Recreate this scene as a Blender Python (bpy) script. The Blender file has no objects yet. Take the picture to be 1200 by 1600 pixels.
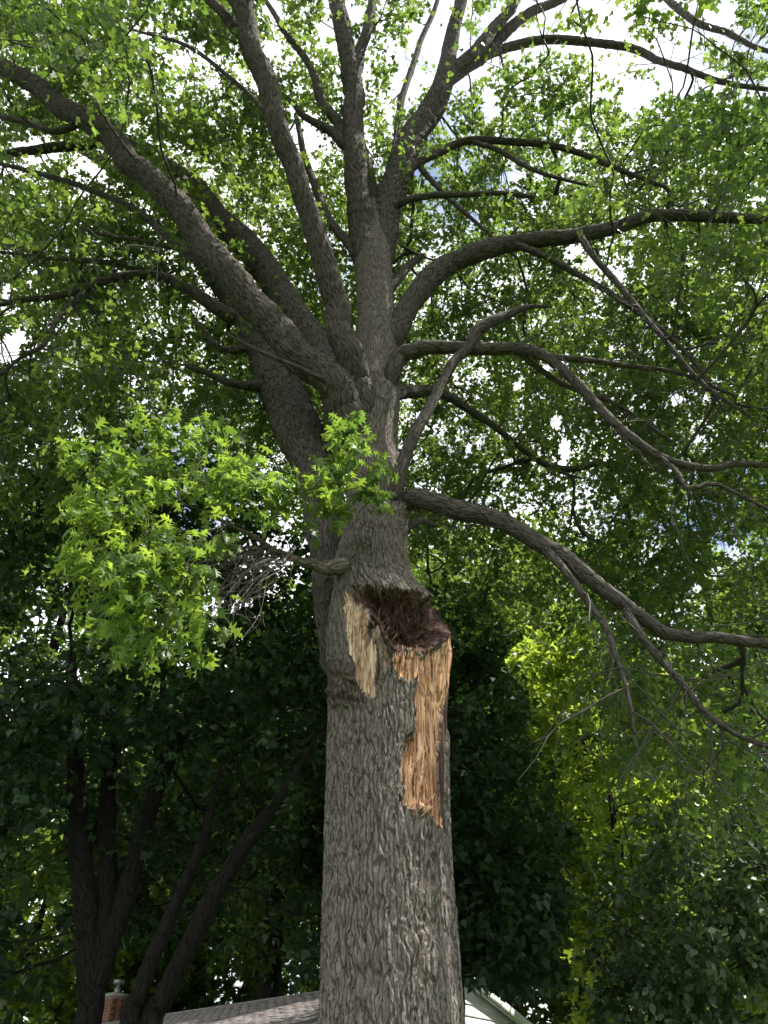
import bpy, math
import numpy as np
from mathutils import Vector

# ------------------------------------------------------------------ camera, sky, sun, exposure
PITCH = math.radians(41.0)
CAM = np.array([0.0, 0.0, 1.6])
FPX = 1155.0                      # focal length in pixels of the 1200x1600 photograph
SUN_AZ = math.radians(96.0)       # clockwise from +Y (the viewing direction) towards +X
SUN_EL = math.radians(60.0)
SKY_STRENGTH = 0.1
SUN_STRENGTH = 5.0
EXPOSURE = 1.15

sc = bpy.context.scene
cam_d = bpy.data.cameras.new("camera")
cam_d.sensor_fit = 'VERTICAL'
cam_d.sensor_height = 36.0
cam_d.lens = 36.0 * FPX / 1600.0
cam_d.clip_end = 3000.0
cam = bpy.data.objects.new("camera", cam_d)
sc.collection.objects.link(cam)
cam.location = CAM
cam.rotation_euler = (math.pi / 2 + PITCH, 0, 0)
sc.camera = cam

world = bpy.data.worlds.new("World")
sc.world = world
world.use_nodes = True
wn, wl = world.node_tree.nodes, world.node_tree.links
wn.clear()
w_out = wn.new("ShaderNodeOutputWorld")
w_bg = wn.new("ShaderNodeBackground")
w_bg.inputs["Strength"].default_value = SKY_STRENGTH
w_sky = wn.new("ShaderNodeTexSky")
w_sky.sky_type = 'NISHITA'
w_sky.sun_disc = False
w_sky.sun_elevation = SUN_EL
w_sky.sun_rotation = SUN_AZ
w_tc = wn.new("ShaderNodeTexCoord")
w_no = wn.new("ShaderNodeTexNoise")
w_no.inputs["Scale"].default_value = 2.6
w_no.inputs["Detail"].default_value = 7.0
w_no.inputs["Roughness"].default_value = 0.55
w_ra = wn.new("ShaderNodeValToRGB")
w_ra.color_ramp.elements[0].position = 0.37
w_ra.color_ramp.elements[1].position = 0.51
w_mix = wn.new("ShaderNodeMix")
w_mix.data_type = 'RGBA'
w_mix.inputs[7].default_value = (9.0, 9.2, 9.5, 1)       # sunlit cloud, same radiance units as the sky
wl.new(w_tc.outputs["Generated"], w_no.inputs["Vector"])
wl.new(w_no.outputs["Fac"], w_ra.inputs["Fac"])
wl.new(w_ra.outputs["Color"], w_mix.inputs[0])
wl.new(w_sky.outputs["Color"], w_mix.inputs[6])
wl.new(w_mix.outputs[2], w_bg.inputs["Color"])
wl.new(w_bg.outputs["Background"], w_out.inputs["Surface"])

sun_d = bpy.data.lights.new("sun", 'SUN')
sun_d.energy = SUN_STRENGTH
sun_d.angle = math.radians(0.53)
sun_d.color = (1.0, 0.95, 0.86)
sun = bpy.data.objects.new("sun", sun_d)
sc.collection.objects.link(sun)
SUN_DIR = np.array([math.sin(SUN_AZ) * math.cos(SUN_EL), math.cos(SUN_AZ) * math.cos(SUN_EL), math.sin(SUN_EL)])
sun.rotation_euler = Vector(-SUN_DIR).to_track_quat('-Z', 'Y').to_euler()
sun.location = (12, 10, 40)

vs = sc.view_settings
vs.view_transform = 'Standard'
vs.look = 'None'
vs.exposure = EXPOSURE
vs.gamma = 1.0
vs.use_curve_mapping = False
sc.render.engine = 'CYCLES'
cy = sc.cycles
cy.max_bounces = 4
cy.diffuse_bounces = 3
cy.glossy_bounces = 2
cy.transmission_bounces = 4
cy.transparent_max_bounces = 4
cy.use_denoising = True
cy.use_adaptive_sampling = True
cy.adaptive_threshold = 0.02
cy.caustics_reflective = False
cy.caustics_refractive = False
cy.sample_clamp_indirect = 6.0

RNG = np.random.default_rng(7)

# ------------------------------------------------------------------ helpers
CP, SP = math.cos(PITCH), math.sin(PITCH)


def at(px, py, Y):
    """The point at forward distance Y on the line of sight of photograph pixel (px, py)."""
    dx, dy = (px - 600.0) / FPX, (800.0 - py) / FPX
    d = np.array([dx, CP - dy * SP, SP + dy * CP])
    return CAM + d * (Y / d[1])


def depth_of(p):
    q = np.asarray(p) - CAM
    return q[..., 1] * CP + q[..., 2] * SP


def pix(p):
    q = np.asarray(p) - CAM
    z = q[..., 1] * CP + q[..., 2] * SP
    y = -q[..., 1] * SP + q[..., 2] * CP
    z = np.where(np.abs(z) < 1e-3, 1e-3, z)
    return 600 + FPX * q[..., 0] / z, 800 - FPX * y / z, z


def link(name, mesh, mats=None, parent=None):
    o = bpy.data.objects.new(name, mesh)
    sc.collection.objects.link(o)
    if mats is not None and mesh is not None and not mesh.materials:
        for m in (mats if isinstance(mats, (list, tuple)) else [mats]):
            mesh.materials.append(m)
    if parent is not None:
        o.parent = parent
    return o


def tag(o, label=None, cat=None, group=None, kind=None):
    if label: o["label"] = label
    if cat: o["category"] = cat
    if group: o["group"] = group
    if kind: o["kind"] = kind
    return o


def empty(name, loc=(0, 0, 0)):
    # roots stay at the origin of their mesh coordinates: child meshes hold world coordinates relative to loc
    o = bpy.data.objects.new(name, None)
    sc.collection.objects.link(o)
    o.location = loc
    o.empty_display_size = 0.2
    return o


def mesh_from(name, verts, loops, totals, smooth=False, uv=None, attrs=None):
    me = bpy.data.meshes.new(name)
    verts = np.ascontiguousarray(verts, dtype=np.float32)
    loops = np.ascontiguousarray(loops, dtype=np.int32).ravel()
    totals = np.ascontiguousarray(totals, dtype=np.int32)
    me.vertices.add(len(verts))
    me.vertices.foreach_set("co", verts.ravel())
    me.loops.add(len(loops))
    me.loops.foreach_set("vertex_index", loops)
    me.polygons.add(len(totals))
    starts = np.zeros(len(totals), dtype=np.int32)
    starts[1:] = np.cumsum(totals)[:-1]
    me.polygons.foreach_set("loop_start", starts)
    me.polygons.foreach_set("loop_total", totals)
    if smooth:
        me.polygons.foreach_set("use_smooth", np.ones(len(totals), dtype=bool))
    if uv is not None:
        l = me.uv_layers.new(name="UVMap")
        l.data.foreach_set("uv", np.ascontiguousarray(uv[loops], dtype=np.float32).ravel())
    if attrs:
        for k, v in attrs.items():
            a = me.attributes.new(k, 'FLOAT', 'POINT')
            a.data.foreach_set("value", np.ascontiguousarray(v, dtype=np.float32))
    me.update(calc_edges=True)
    return me


class MB:
    """collects boxes / prisms and links them as one mesh"""
    def __init__(s):
        s.v, s.f = [], []

    def hexa(s, p8):
        b = len(s.v)
        s.v += [tuple(p) for p in p8]
        for q in ((0, 3, 2, 1), (4, 5, 6, 7), (0, 1, 5, 4), (1, 2, 6, 5), (2, 3, 7, 6), (3, 0, 4, 7)):
            s.f.append([b + i for i in q])
        return s

    def prism(s, poly, ext):
        """poly: list of points (planar), ext: extrusion vector"""
        b, n = len(s.v), len(poly)
        s.v += [tuple(p) for p in poly] + [tuple(np.array(p) + ext) for p in poly]
        s.f.append([b + i for i in range(n)][::-1])
        s.f.append([b + n + i for i in range(n)])
        for i in range(n):
            j = (i + 1) % n
            s.f.append([b + i, b + j, b + n + j, b + n + i])
        return s

    def build(s, name, mat, parent=None):
        me = mesh_from(name, np.array(s.v), np.concatenate([np.array(f) for f in s.f]), [len(f) for f in s.f])
        return link(name, me, mat, parent)


# ---- noise
def hsh(i, j, seed):
    x = (i.astype(np.int64) * 374761393 + j.astype(np.int64) * 668265263 + seed * 974634541) & 0xFFFFFFFF
    x = ((x ^ (x >> 13)) * 1274126177) & 0xFFFFFFFF
    x = x ^ (x >> 16)
    return (x & 0xFFFFFF) / float(0x1000000)


def vnoise(u, v, nu=None, seed=0):
    iu, iv = np.floor(u).astype(np.int64), np.floor(v).astype(np.int64)
    fu, fv = u - iu, v - iv
    fu = fu * fu * (3 - 2 * fu)
    fv = fv * fv * (3 - 2 * fv)
    a0, a1 = (iu % nu, (iu + 1) % nu) if nu else (iu, iu + 1)
    return ((hsh(a0, iv, seed) * (1 - fu) + hsh(a1, iv, seed) * fu) * (1 - fv)
            + (hsh(a0, iv + 1, seed) * (1 - fu) + hsh(a1, iv + 1, seed) * fu) * fv)


def voro(u, v, nu, seed=0):
    iu, iv = np.floor(u).astype(np.int64), np.floor(v).astype(np.int64)
    f1 = np.full(u.shape, 9.0)
    f2 = np.full(u.shape, 9.0)
    for di in (-1, 0, 1):
        for dj in (-1, 0, 1):
            ci, cj = (iu + di) % nu, iv + dj
            d = np.hypot(iu + di + 0.1 + 0.8 * hsh(ci, cj, seed) - u, iv + dj + 0.1 + 0.8 * hsh(ci, cj, seed + 5) - v)
            lo = np.minimum(f1, d)
            f2 = np.minimum(f2, np.maximum(f1, d))
            f1 = lo
    return f1, f2


def sstep(x, a, b):
    t = np.clip((x - a) / (b - a), 0, 1)
    return t * t * (3 - 2 * t)


def bark_height(uf, v, circ, seed=0, cw=0.05, ch=0.21):
    """0..1 ridge height of furrowed bark. uf in 0..1 round the stem, v along it in metres"""
    nu = max(6, 2 * int(round(circ / cw / 2)))
    u = uf * nu
    w1 = vnoise(u * 0.5, v / 0.22, nu // 2, seed + 11) - 0.5
    w2 = vnoise(u, v / 0.06, nu, seed + 12) - 0.5
    uu = u + 1.6 * w1 + 0.4 * w2
    f1, f2 = voro(uu, v / ch + 0.6 * w2, nu, seed)
    plate = sstep(f2 - f1, 0.0, 0.42)
    g1, g2 = voro(uu * 2, v / (ch * 0.4) + 2 * w1, nu * 2, seed + 3)
    sub = sstep(g2 - g1, 0.0, 0.3)
    fine = vnoise(u * 3, v / 0.02, nu * 3, seed + 4)
    big = vnoise(u * 0.5, v / 0.5, nu // 2, seed + 8)
    return plate * (0.68 + 0.2 * sub + 0.3 * (fine - 0.5)) * (0.75 + 0.5 * big) + 0.06 * sub


def catmull(pts, n_per=8):
    P = np.asarray(pts, float)
    if len(P) < 3:
        t = np.linspace(0, 1, n_per + 1)[:, None]
        return P[0] * (1 - t) + P[-1] * t
    E = np.vstack([2 * P[0] - P[1], P, 2 * P[-1] - P[-2]])
    out = []
    for i in range(1, len(E) - 2):
        p0, p1, p2, p3 = E[i - 1], E[i], E[i + 1], E[i + 2]
        for t in np.linspace(0, 1, n_per, endpoint=False):
            out.append(0.5 * ((2 * p1) + (p2 - p0) * t + (2 * p0 - 5 * p1 + 4 * p2 - p3) * t * t + (3 * p1 - p0 - 3 * p2 + p3) * t ** 3))
    out.append(P[-1])
    return np.array(out)


def resample(path, rad, step):
    seg = np.linalg.norm(np.diff(path, axis=0), axis=1)
    s = np.concatenate([[0], np.cumsum(seg)])
    n = max(2, int(s[-1] / step) + 1)
    t = np.linspace(0, s[-1], n)
    return np.stack([np.interp(t, s, path[:, k]) for k in range(3)], 1), np.interp(t, s, rad), t


def frames(path, away=np.array([0, 1.0, 0.2])):
    T = np.gradient(path, axis=0)
    T /= np.linalg.norm(T, axis=1)[:, None] + 1e-9
    N = np.zeros_like(T)
    n = away - T[0] * np.dot(away, T[0])
    if np.linalg.norm(n) < 1e-3:
        n = np.array([1.0, 0, 0]) - T[0] * T[0][0]
    n /= np.linalg.norm(n)
    for i in range(len(T)):
        n = n - T[i] * np.dot(n, T[i])
        n /= np.linalg.norm(n) + 1e-9
        N[i] = n
    return T, N, np.cross(T, N)


def tube_arrays(path, rad, sides, disp=None):
    T, N, B = frames(path)
    th = np.linspace(0, 2 * math.pi, sides + 1)        # duplicated seam column, on the far side
    R = rad[:, None] * np.ones(sides + 1)[None]
    if disp is not None:
        R = R + disp
    V = path[:, None, :] + R[..., None] * (np.cos(th)[None, :, None] * N[:, None, :] + np.sin(th)[None, :, None] * B[:, None, :])
    n, m = len(path), sides + 1
    idx = np.arange(n * m).reshape(n, m)
    q = np.stack([idx[:-1, :-1], idx[:-1, 1:], idx[1:, 1:], idx[1:, :-1]], -1).reshape(-1, 4)
    return V.reshape(-1, 3), q


def limb_mesh(name, path, rad, seed, bark=True):
    """a bark covered limb; bark is real relief when the limb is thick"""
    rmean = float(np.mean(rad))
    if bark and rmean > 0.05:
        step = 0.042 if rmean > 0.11 else 0.06
        path, rad, s = resample(path, rad, step)
        sides = int(np.clip(2 * math.pi * rmean / 0.021, 20, 90))
        th = np.linspace(0, 1, sides + 1)
        U, S = np.meshgrid(th % 1.0, s)
        h = bark_height(U, S, 2 * math.pi * rmean, seed, cw=0.052, ch=0.26)
        amp = np.clip(rad * 0.13, 0.006, 0.03)[:, None]
        lump = (vnoise(U * 4, S / 0.35, 4, seed + 20) - 0.5)
        disp = (h - 0.55) * amp + lump * rad[:, None] * 0.16
        V, q = tube_arrays(path, rad, sides, disp)
        uv = np.stack([(U * 2 * math.pi * rmean), S], -1).reshape(-1, 2)
    else:
        path, rad, s = resample(path, rad, 0.12)
        sides = 10 if rmean > 0.03 else 7
        th = np.linspace(0, 1, sides + 1)
        U, S = np.meshgrid(th, s)
        V, q = tube_arrays(path, rad, sides, (vnoise(U * 4, S / 0.2, 4, seed) - 0.5) * rad[:, None] * 0.25)
        uv = np.stack([(U * 2 * math.pi * rmean), S], -1).reshape(-1, 2)
    return mesh_from(name, V, q, np.full(len(q), 4), True, uv)


def tubes_joined(name, chains, sides=5):
    Vs, Qs, UV, b = [], [], [], 0
    for path, rad in chains:
        if len(path) < 2:
            continue
        k = sides if rad[0] > 0.012 else 4
        V, q = tube_arrays(path, rad, k)
        s = np.concatenate([[0], np.cumsum(np.linalg.norm(np.diff(path, axis=0), axis=1))])
        u = np.linspace(0, 1, k + 1) * 2 * math.pi * max(rad[0], 0.01)
        UV.append(np.stack(np.meshgrid(u, s), -1).reshape(-1, 2))
        Vs.append(V)
        Qs.append(q + b)
        b += len(V)
    Q = np.concatenate(Qs)
    return mesh_from(name, np.concatenate(Vs), Q, np.full(len(Q), 4), True, np.concatenate(UV))


# ------------------------------------------------------------------ materials
def new_mat(name):
    m = bpy.data.materials.new(name)
    m.use_nodes = True
    n, l = m.node_tree.nodes, m.node_tree.links
    return m, n, l, n["Principled BSDF"]


def ramp(n, stops):
    r = n.new("ShaderNodeValToRGB")
    e = r.color_ramp.elements
    while len(e) < len(stops):
        e.new(0.5)
    for k, (p, c) in enumerate(stops):
        e[k].position = p
        e[k].color = (*c, 1)
    return r


def noise_node(n, l, scale, detail=4, vec=None, rough=0.55):
    t = n.new("ShaderNodeTexNoise")
    t.inputs["Scale"].default_value = scale
    t.inputs["Detail"].default_value = detail
    t.inputs["Roughness"].default_value = rough
    if vec is not None:
        l.new(vec, t.inputs["Vector"])
    return t


def mapping(n, l, src, scale):
    m = n.new("ShaderNodeMapping")
    m.inputs["Scale"].default_value = scale
    l.new(src, m.inputs["Vector"])
    return m.outputs["Vector"]


def mat_bark(name, cols, lichen=(0.20, 0.21, 0.17), fine=0.5, furrow=None, cell=(27, 3.5)):
    """furrowed bark: weathered ridge faces, cracks in browner cork with shade painted in, lichen in patches"""
    m, n, l, b = new_mat(name)
    tc = n.new("ShaderNodeTexCoord")
    wz = noise_node(n, l, 6, 5, mapping(n, l, tc.outputs["UV"], (1.5, 1.0, 1)))
    sub = n.new("ShaderNodeVectorMath"); sub.operation = 'SUBTRACT'; sub.inputs[1].default_value = (0.5, 0.5, 0.5)
    l.new(wz.outputs["Color"], sub.inputs[0])
    scl = n.new("ShaderNodeVectorMath"); scl.operation = 'MULTIPLY'; scl.inputs[1].default_value = (0.10, 0.16, 0)
    l.new(sub.outputs[0], scl.inputs[0])
    wv = n.new("ShaderNodeVectorMath"); wv.operation = 'ADD'
    l.new(tc.outputs["UV"], wv.inputs[0]); l.new(scl.outputs[0], wv.inputs[1])
    hs = []
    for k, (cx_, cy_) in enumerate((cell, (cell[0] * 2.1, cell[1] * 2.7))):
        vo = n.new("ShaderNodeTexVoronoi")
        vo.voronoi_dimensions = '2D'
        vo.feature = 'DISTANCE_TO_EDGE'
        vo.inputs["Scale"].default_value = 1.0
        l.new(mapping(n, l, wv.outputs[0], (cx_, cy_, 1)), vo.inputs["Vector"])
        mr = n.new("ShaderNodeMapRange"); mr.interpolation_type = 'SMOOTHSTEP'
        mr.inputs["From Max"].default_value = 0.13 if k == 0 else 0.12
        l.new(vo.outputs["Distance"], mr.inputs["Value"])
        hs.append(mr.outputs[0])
    n2 = noise_node(n, l, 22, 8, mapping(n, l, wv.outputs[0], (2.2, 0.7, 1)), 0.68)
    n3 = noise_node(n, l, 0.9, 5, tc.outputs["Object"])
    r = ramp(n, [(0.3, cols[0]), (0.5, cols[1]), (0.7, cols[2])])
    l.new(n2.outputs["Fac"], r.inputs["Fac"])
    mx = n.new("ShaderNodeMixRGB")
    r3 = ramp(n, [(0.48, (0, 0, 0)), (0.70, (0.6, 0.6, 0.6))])
    l.new(n3.outputs["Fac"], r3.inputs["Fac"])
    l.new(r3.outputs["Color"], mx.inputs[0]); l.new(r.outputs["Color"], mx.inputs[1])
    mx.inputs[2].default_value = (*lichen, 1)
    fu = n.new("ShaderNodeMixRGB")  # crack colour: brown cork, also standing in for shadow the bump cannot cast
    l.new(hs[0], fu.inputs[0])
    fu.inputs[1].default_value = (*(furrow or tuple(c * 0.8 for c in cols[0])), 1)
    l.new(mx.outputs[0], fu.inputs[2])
    l.new(fu.outputs[0], b.inputs["Base Color"])
    b.inputs["Roughness"].default_value = 0.92
    b.inputs["Specular IOR Level"].default_value = 0.2
    prev = None
    for src, st, di in ((hs[0], 0.9, 0.020), (hs[1], 0.6, 0.008), (n2.outputs["Fac"], fine, 0.016)):
        bp = n.new("ShaderNodeBump"); bp.inputs["Strength"].default_value = st; bp.inputs["Distance"].default_value = di
        l.new(src, bp.inputs["Height"])
        if prev: l.new(prev, bp.inputs["Normal"])
        prev = bp.outputs["Normal"]
    l.new(prev, b.inputs["Normal"])
    return m


def mat_wood(name, stops, scale=(55, 55, 3.0), rough=0.75, bump=0.6):
    m, n, l, b = new_mat(name)
    tc = n.new("ShaderNodeTexCoord")
    wv = noise_node(n, l, 3.0, 2, tc.outputs["Object"])
    ad = n.new("ShaderNodeMixRGB"); ad.blend_type = 'ADD'; ad.inputs[0].default_value = 0.014
    l.new(tc.outputs["Object"], ad.inputs[1]); l.new(wv.outputs["Color"], ad.inputs[2])
    f = noise_node(n, l, 1.0, 2.5, mapping(n, l, ad.outputs[0], scale), 0.55)
    r = ramp(n, stops)
    l.new(f.outputs["Fac"], r.inputs["Fac"])
    patch = noise_node(n, l, 1.0, 3, mapping(n, l, tc.outputs["Object"], (17, 17, 1.6)))
    mx = n.new("ShaderNodeMixRGB"); mx.blend_type = 'MULTIPLY'
    pr = ramp(n, [(0.36, (0.42, 0.33, 0.28)), (0.47, (0.85, 0.78, 0.74)), (0.6, (1, 1, 1))])
    l.new(patch.outputs["Fac"], pr.inputs["Fac"])
    mx.inputs[0].default_value = 1.0
    l.new(r.outputs["Color"], mx.inputs[1]); l.new(pr.outputs["Color"], mx.inputs[2])
    l.new(mx.outputs[0], b.inputs["Base Color"])
    b.inputs["Roughness"].default_value = rough
    b.inputs["Specular IOR Level"].default_value = 0.3
    bp = n.new("ShaderNodeBump"); bp.inputs["Strength"].default_value = bump; bp.inputs["Distance"].default_value = 0.01
    l.new(f.outputs["Fac"], bp.inputs["Height"]); l.new(bp.outputs["Normal"], b.inputs["Normal"])
    return m


def mat_leaf(name, dark, light, trans, tfac=0.45, rough=0.45, spec=0.35):
    m, n, l, b = new_mat(name)
    g = n.new("ShaderNodeNewGeometry")
    tc = n.new("ShaderNodeTexCoord")
    big = noise_node(n, l, 0.45, 3, tc.outputs["Object"])
    mth = n.new("ShaderNodeMath"); mth.operation = 'MULTIPLY_ADD'; mth.inputs[1].default_value = 0.55
    l.new(g.outputs["Random Per Island"], mth.inputs[0])
    sb = n.new("ShaderNodeMath"); sb.operation = 'MULTIPLY_ADD'; sb.inputs[1].default_value = 1.6; sb.inputs[2].default_value = -0.55
    l.new(big.outputs["Fac"], sb.inputs[0])
    l.new(sb.outputs[0], mth.inputs[2])
    r = ramp(n, [(0.1, dark), (0.9, light)])
    l.new(mth.outputs[0], r.inputs["Fac"])
    l.new(r.outputs["Color"], b.inputs["Base Color"])
    b.inputs["Roughness"].default_value = rough
    b.inputs["Specular IOR Level"].default_value = spec
    t = n.new("ShaderNodeBsdfTranslucent")
    rt = ramp(n, [(0.1, (trans[0] * 0.38, trans[1] * 0.5, trans[2] * 0.6)), (0.9, trans)])
    l.new(mth.outputs[0], rt.inputs["Fac"])
    l.new(rt.outputs["Color"], t.inputs["Color"])
    mx = n.new("ShaderNodeMixShader"); mx.inputs[0].default_value = tfac
    l.new(b.outputs[0], mx.inputs[1]); l.new(t.outputs[0], mx.inputs[2])
    l.new(mx.outputs[0], n["Material Output"].inputs["Surface"])
    return m


def mat_plain(name, col, rough=0.7, var=0.15, scale=12, bump=0.0, metallic=0.0):
    m, n, l, b = new_mat(name)
    tc = n.new("ShaderNodeTexCoord")
    f = noise_node(n, l, scale, 5, tc.outputs["Object"])
    r = ramp(n, [(0.3, tuple(c * (1 - var) for c in col)), (0.7, tuple(min(1, c * (1 + var)) for c in col))])
    l.new(f.outputs["Fac"], r.inputs["Fac"])
    l.new(r.outputs["Color"], b.inputs["Base Color"])
    b.inputs["Roughness"].default_value = rough
    b.inputs["Metallic"].default_value = metallic
    if bump:
        bp = n.new("ShaderNodeBump"); bp.inputs["Strength"].default_value = bump; bp.inputs["Distance"].default_value = 0.02
        l.new(f.outputs["Fac"], bp.inputs["Height"]); l.new(bp.outputs["Normal"], b.inputs["Normal"])
    return m


def mat_island(name, cols, rough=0.85):
    """colour that varies from piece to piece (shingles, bricks)"""
    m, n, l, b = new_mat(name)
    g = n.new("ShaderNodeNewGeometry")
    tc = n.new("ShaderNodeTexCoord")
    oi = n.new("ShaderNodeObjectInfo")
    f = noise_node(n, l, 30, 4, tc.outputs["Object"])
    a = n.new("ShaderNodeMath"); a.operation = 'ADD'
    l.new(g.outputs["Random Per Island"], a.inputs[0]); l.new(oi.outputs["Random"], a.inputs[1])
    fr = n.new("ShaderNodeMath"); fr.operation = 'FRACT'
    l.new(a.outputs[0], fr.inputs[0])
    ad = n.new("ShaderNodeMath"); ad.operation = 'MULTIPLY_ADD'; ad.inputs[1].default_value = 0.6
    l.new(fr.outputs[0], ad.inputs[0])
    hf = n.new("ShaderNodeMath"); hf.operation = 'MULTIPLY'; hf.inputs[1].default_value = 0.4
    l.new(f.outputs["Fac"], hf.inputs[0]); l.new(hf.outputs[0], ad.inputs[2])
    r = ramp(n, [(i / max(1, len(cols) - 1), c) for i, c in enumerate(cols)])
    l.new(ad.outputs[0], r.inputs["Fac"]); l.new(r.outputs["Color"], b.inputs["Base Color"])
    b.inputs["Roughness"].default_value = rough
    return m


M = {}
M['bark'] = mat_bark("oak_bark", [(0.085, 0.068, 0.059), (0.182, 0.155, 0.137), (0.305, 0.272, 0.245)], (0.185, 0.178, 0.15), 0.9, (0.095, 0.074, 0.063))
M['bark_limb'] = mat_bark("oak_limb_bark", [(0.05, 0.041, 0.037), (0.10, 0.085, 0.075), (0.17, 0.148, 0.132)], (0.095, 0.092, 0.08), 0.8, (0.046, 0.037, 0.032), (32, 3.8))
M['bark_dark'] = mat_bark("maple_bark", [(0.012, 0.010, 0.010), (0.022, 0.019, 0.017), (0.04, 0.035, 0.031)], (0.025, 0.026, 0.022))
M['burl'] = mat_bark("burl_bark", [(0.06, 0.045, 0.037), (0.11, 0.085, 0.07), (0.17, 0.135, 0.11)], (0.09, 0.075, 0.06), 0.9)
M['twig'] = mat_plain("twig", (0.05, 0.042, 0.036), 0.85, 0.3, 8)
M['dead_twig'] = mat_plain("dead_twig", (0.13, 0.11, 0.092), 0.85, 0.3, 8)
M['wood'] = mat_wood("fresh_wood", [(0.35, (0.14, 0.06, 0.032)), (0.44, (0.43, 0.225, 0.115)), (0.54, (0.70, 0.43, 0.26)), (0.70, (0.83, 0.61, 0.42))], (60, 60, 0.4), 0.75, 0.7)
M['wood_pale'] = mat_wood("weathered_wood", [(0.33, (0.16, 0.085, 0.055)), (0.43, (0.44, 0.29, 0.19)), (0.54, (0.67, 0.50, 0.36)), (0.70, (0.78, 0.66, 0.52))], (60, 60, 0.9), 0.8, 0.7)
M['wood_grey'] = mat_wood("grey_dead_wood", [(0.28, (0.07, 0.042, 0.032)), (0.46, (0.22, 0.16, 0.125)), (0.62, (0.40, 0.31, 0.25)), (0.75, (0.52, 0.43, 0.35))], (30, 30, 3))
M['rot'] = mat_wood("rotten_wood", [(0.32, (0.016, 0.009, 0.007)), (0.5, (0.055, 0.03, 0.021)), (0.72, (0.15, 0.085, 0.058))], (25, 25, 18), 0.95, 1.0)
M['inner_bark'] = mat_wood("inner_bark", [(0.32, (0.03, 0.015, 0.011)), (0.5, (0.075, 0.037, 0.027)), (0.7, (0.15, 0.08, 0.06))], (40, 40, 3), 0.9, 0.8)
M['fibre'] = mat_island("rot_fibre", [(0.02, 0.011, 0.008), (0.05, 0.027, 0.019), (0.10, 0.058, 0.04), (0.22, 0.15, 0.105)], 0.9)
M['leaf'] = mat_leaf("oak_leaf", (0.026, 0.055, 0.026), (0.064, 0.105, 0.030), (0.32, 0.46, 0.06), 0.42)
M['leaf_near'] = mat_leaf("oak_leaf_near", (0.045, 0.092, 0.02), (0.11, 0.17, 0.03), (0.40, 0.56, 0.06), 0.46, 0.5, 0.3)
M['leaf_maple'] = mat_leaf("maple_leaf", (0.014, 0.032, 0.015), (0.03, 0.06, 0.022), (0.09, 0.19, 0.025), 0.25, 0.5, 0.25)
M['leaf_bright'] = mat_leaf("sun_painted_leaf", (0.07, 0.125, 0.024), (0.16, 0.225, 0.034), (0.54, 0.67, 0.065), 0.5)  # leaf tones lightened so the colour itself carries the sunlight
M['leaf_grey'] = mat_leaf("grey_green_leaf", (0.045, 0.08, 0.045), (0.09, 0.14, 0.075), (0.25, 0.36, 0.07), 0.3, 0.4, 0.5)
M['grass'] = mat_plain("lawn_grass", (0.06, 0.095, 0.03), 0.9, 0.4, 3, 0.4)
M['siding'] = mat_plain("white_siding", (0.72, 0.73, 0.74), 0.55, 0.05, 6)
M['trim'] = mat_plain("white_trim", (0.78, 0.78, 0.77), 0.5, 0.04, 6)
M['shingle'] = mat_island("roof_shingle", [(0.20, 0.18, 0.18), (0.30, 0.27, 0.265), (0.38, 0.34, 0.335), (0.27, 0.24, 0.24)], 0.9)
M['brick'] = mat_island("brick", [(0.22, 0.075, 0.05), (0.33, 0.12, 0.075), (0.40, 0.17, 0.11), (0.28, 0.10, 0.07)], 0.85)
M['mortar'] = mat_plain("mortar", (0.45, 0.42, 0.38), 0.9, 0.1, 40)
M['metal'] = mat_plain("galvanised_metal", (0.45, 0.46, 0.47), 0.45, 0.1, 20, 0, 0.7)
M['pane'] = mat_plain("window_glass", (0.03, 0.035, 0.04), 0.08, 0.1, 5)

# ------------------------------------------------------------------ ground
g = MB()
GN = 24
gx = np.linspace(-1, 1, GN)
gx = np.sign(gx) * np.abs(gx) ** 3 * 1200
gv = [(x, y + 10, 0.0) for y in gx for x in gx]
gq = [[j * GN + i, j * GN + i + 1, (j + 1) * GN + i + 1, (j + 1) * GN + i] for j in range(GN - 1) for i in range(GN - 1)]
go = link("ground", mesh_from("ground", np.array(gv), np.array(gq).ravel(), np.full(len(gq), 4)), M['grass'])
tag(go, "green lawn ground around the trees and house", "ground", kind="structure")

# ------------------------------------------------------------------ leaf clouds
# outlines in the leaf plane: x across, y along the midrib, unit length
OAK = np.array([(0, 0), (.30, .16), (.10, .30), (.46, .46), (.14, .58), (.34, .84), (0, 1), (-.34, .84), (-.14, .58), (-.46, .46), (-.10, .30), (-.30, .16)])
OAK_S = np.array([(0, 0), (.44, .32), (.14, .48), (.30, .86), (-.04, 1), (-.16, .55), (-.46, .40)])
MAPLE = np.array([(0, 0), (.46, .22), (.30, .42), (.44, .74), (0, 1), (-.44, .74), (-.30, .42), (-.46, .22)])
OAK_F = np.array([(0, 0), (.46, .34), (.12, .52), (.10, 1), (-.20, .56), (-.46, .36)])
POINTED = np.array([(0, 0), (.48, .28), (.26, .52), (0, 1), (-.30, .50), (-.48, .30)])
BLADE = np.array([(0, 0), (.30, .30), (.26, .65), (0, 1), (-.26, .65), (-.30, .30)])


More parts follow.
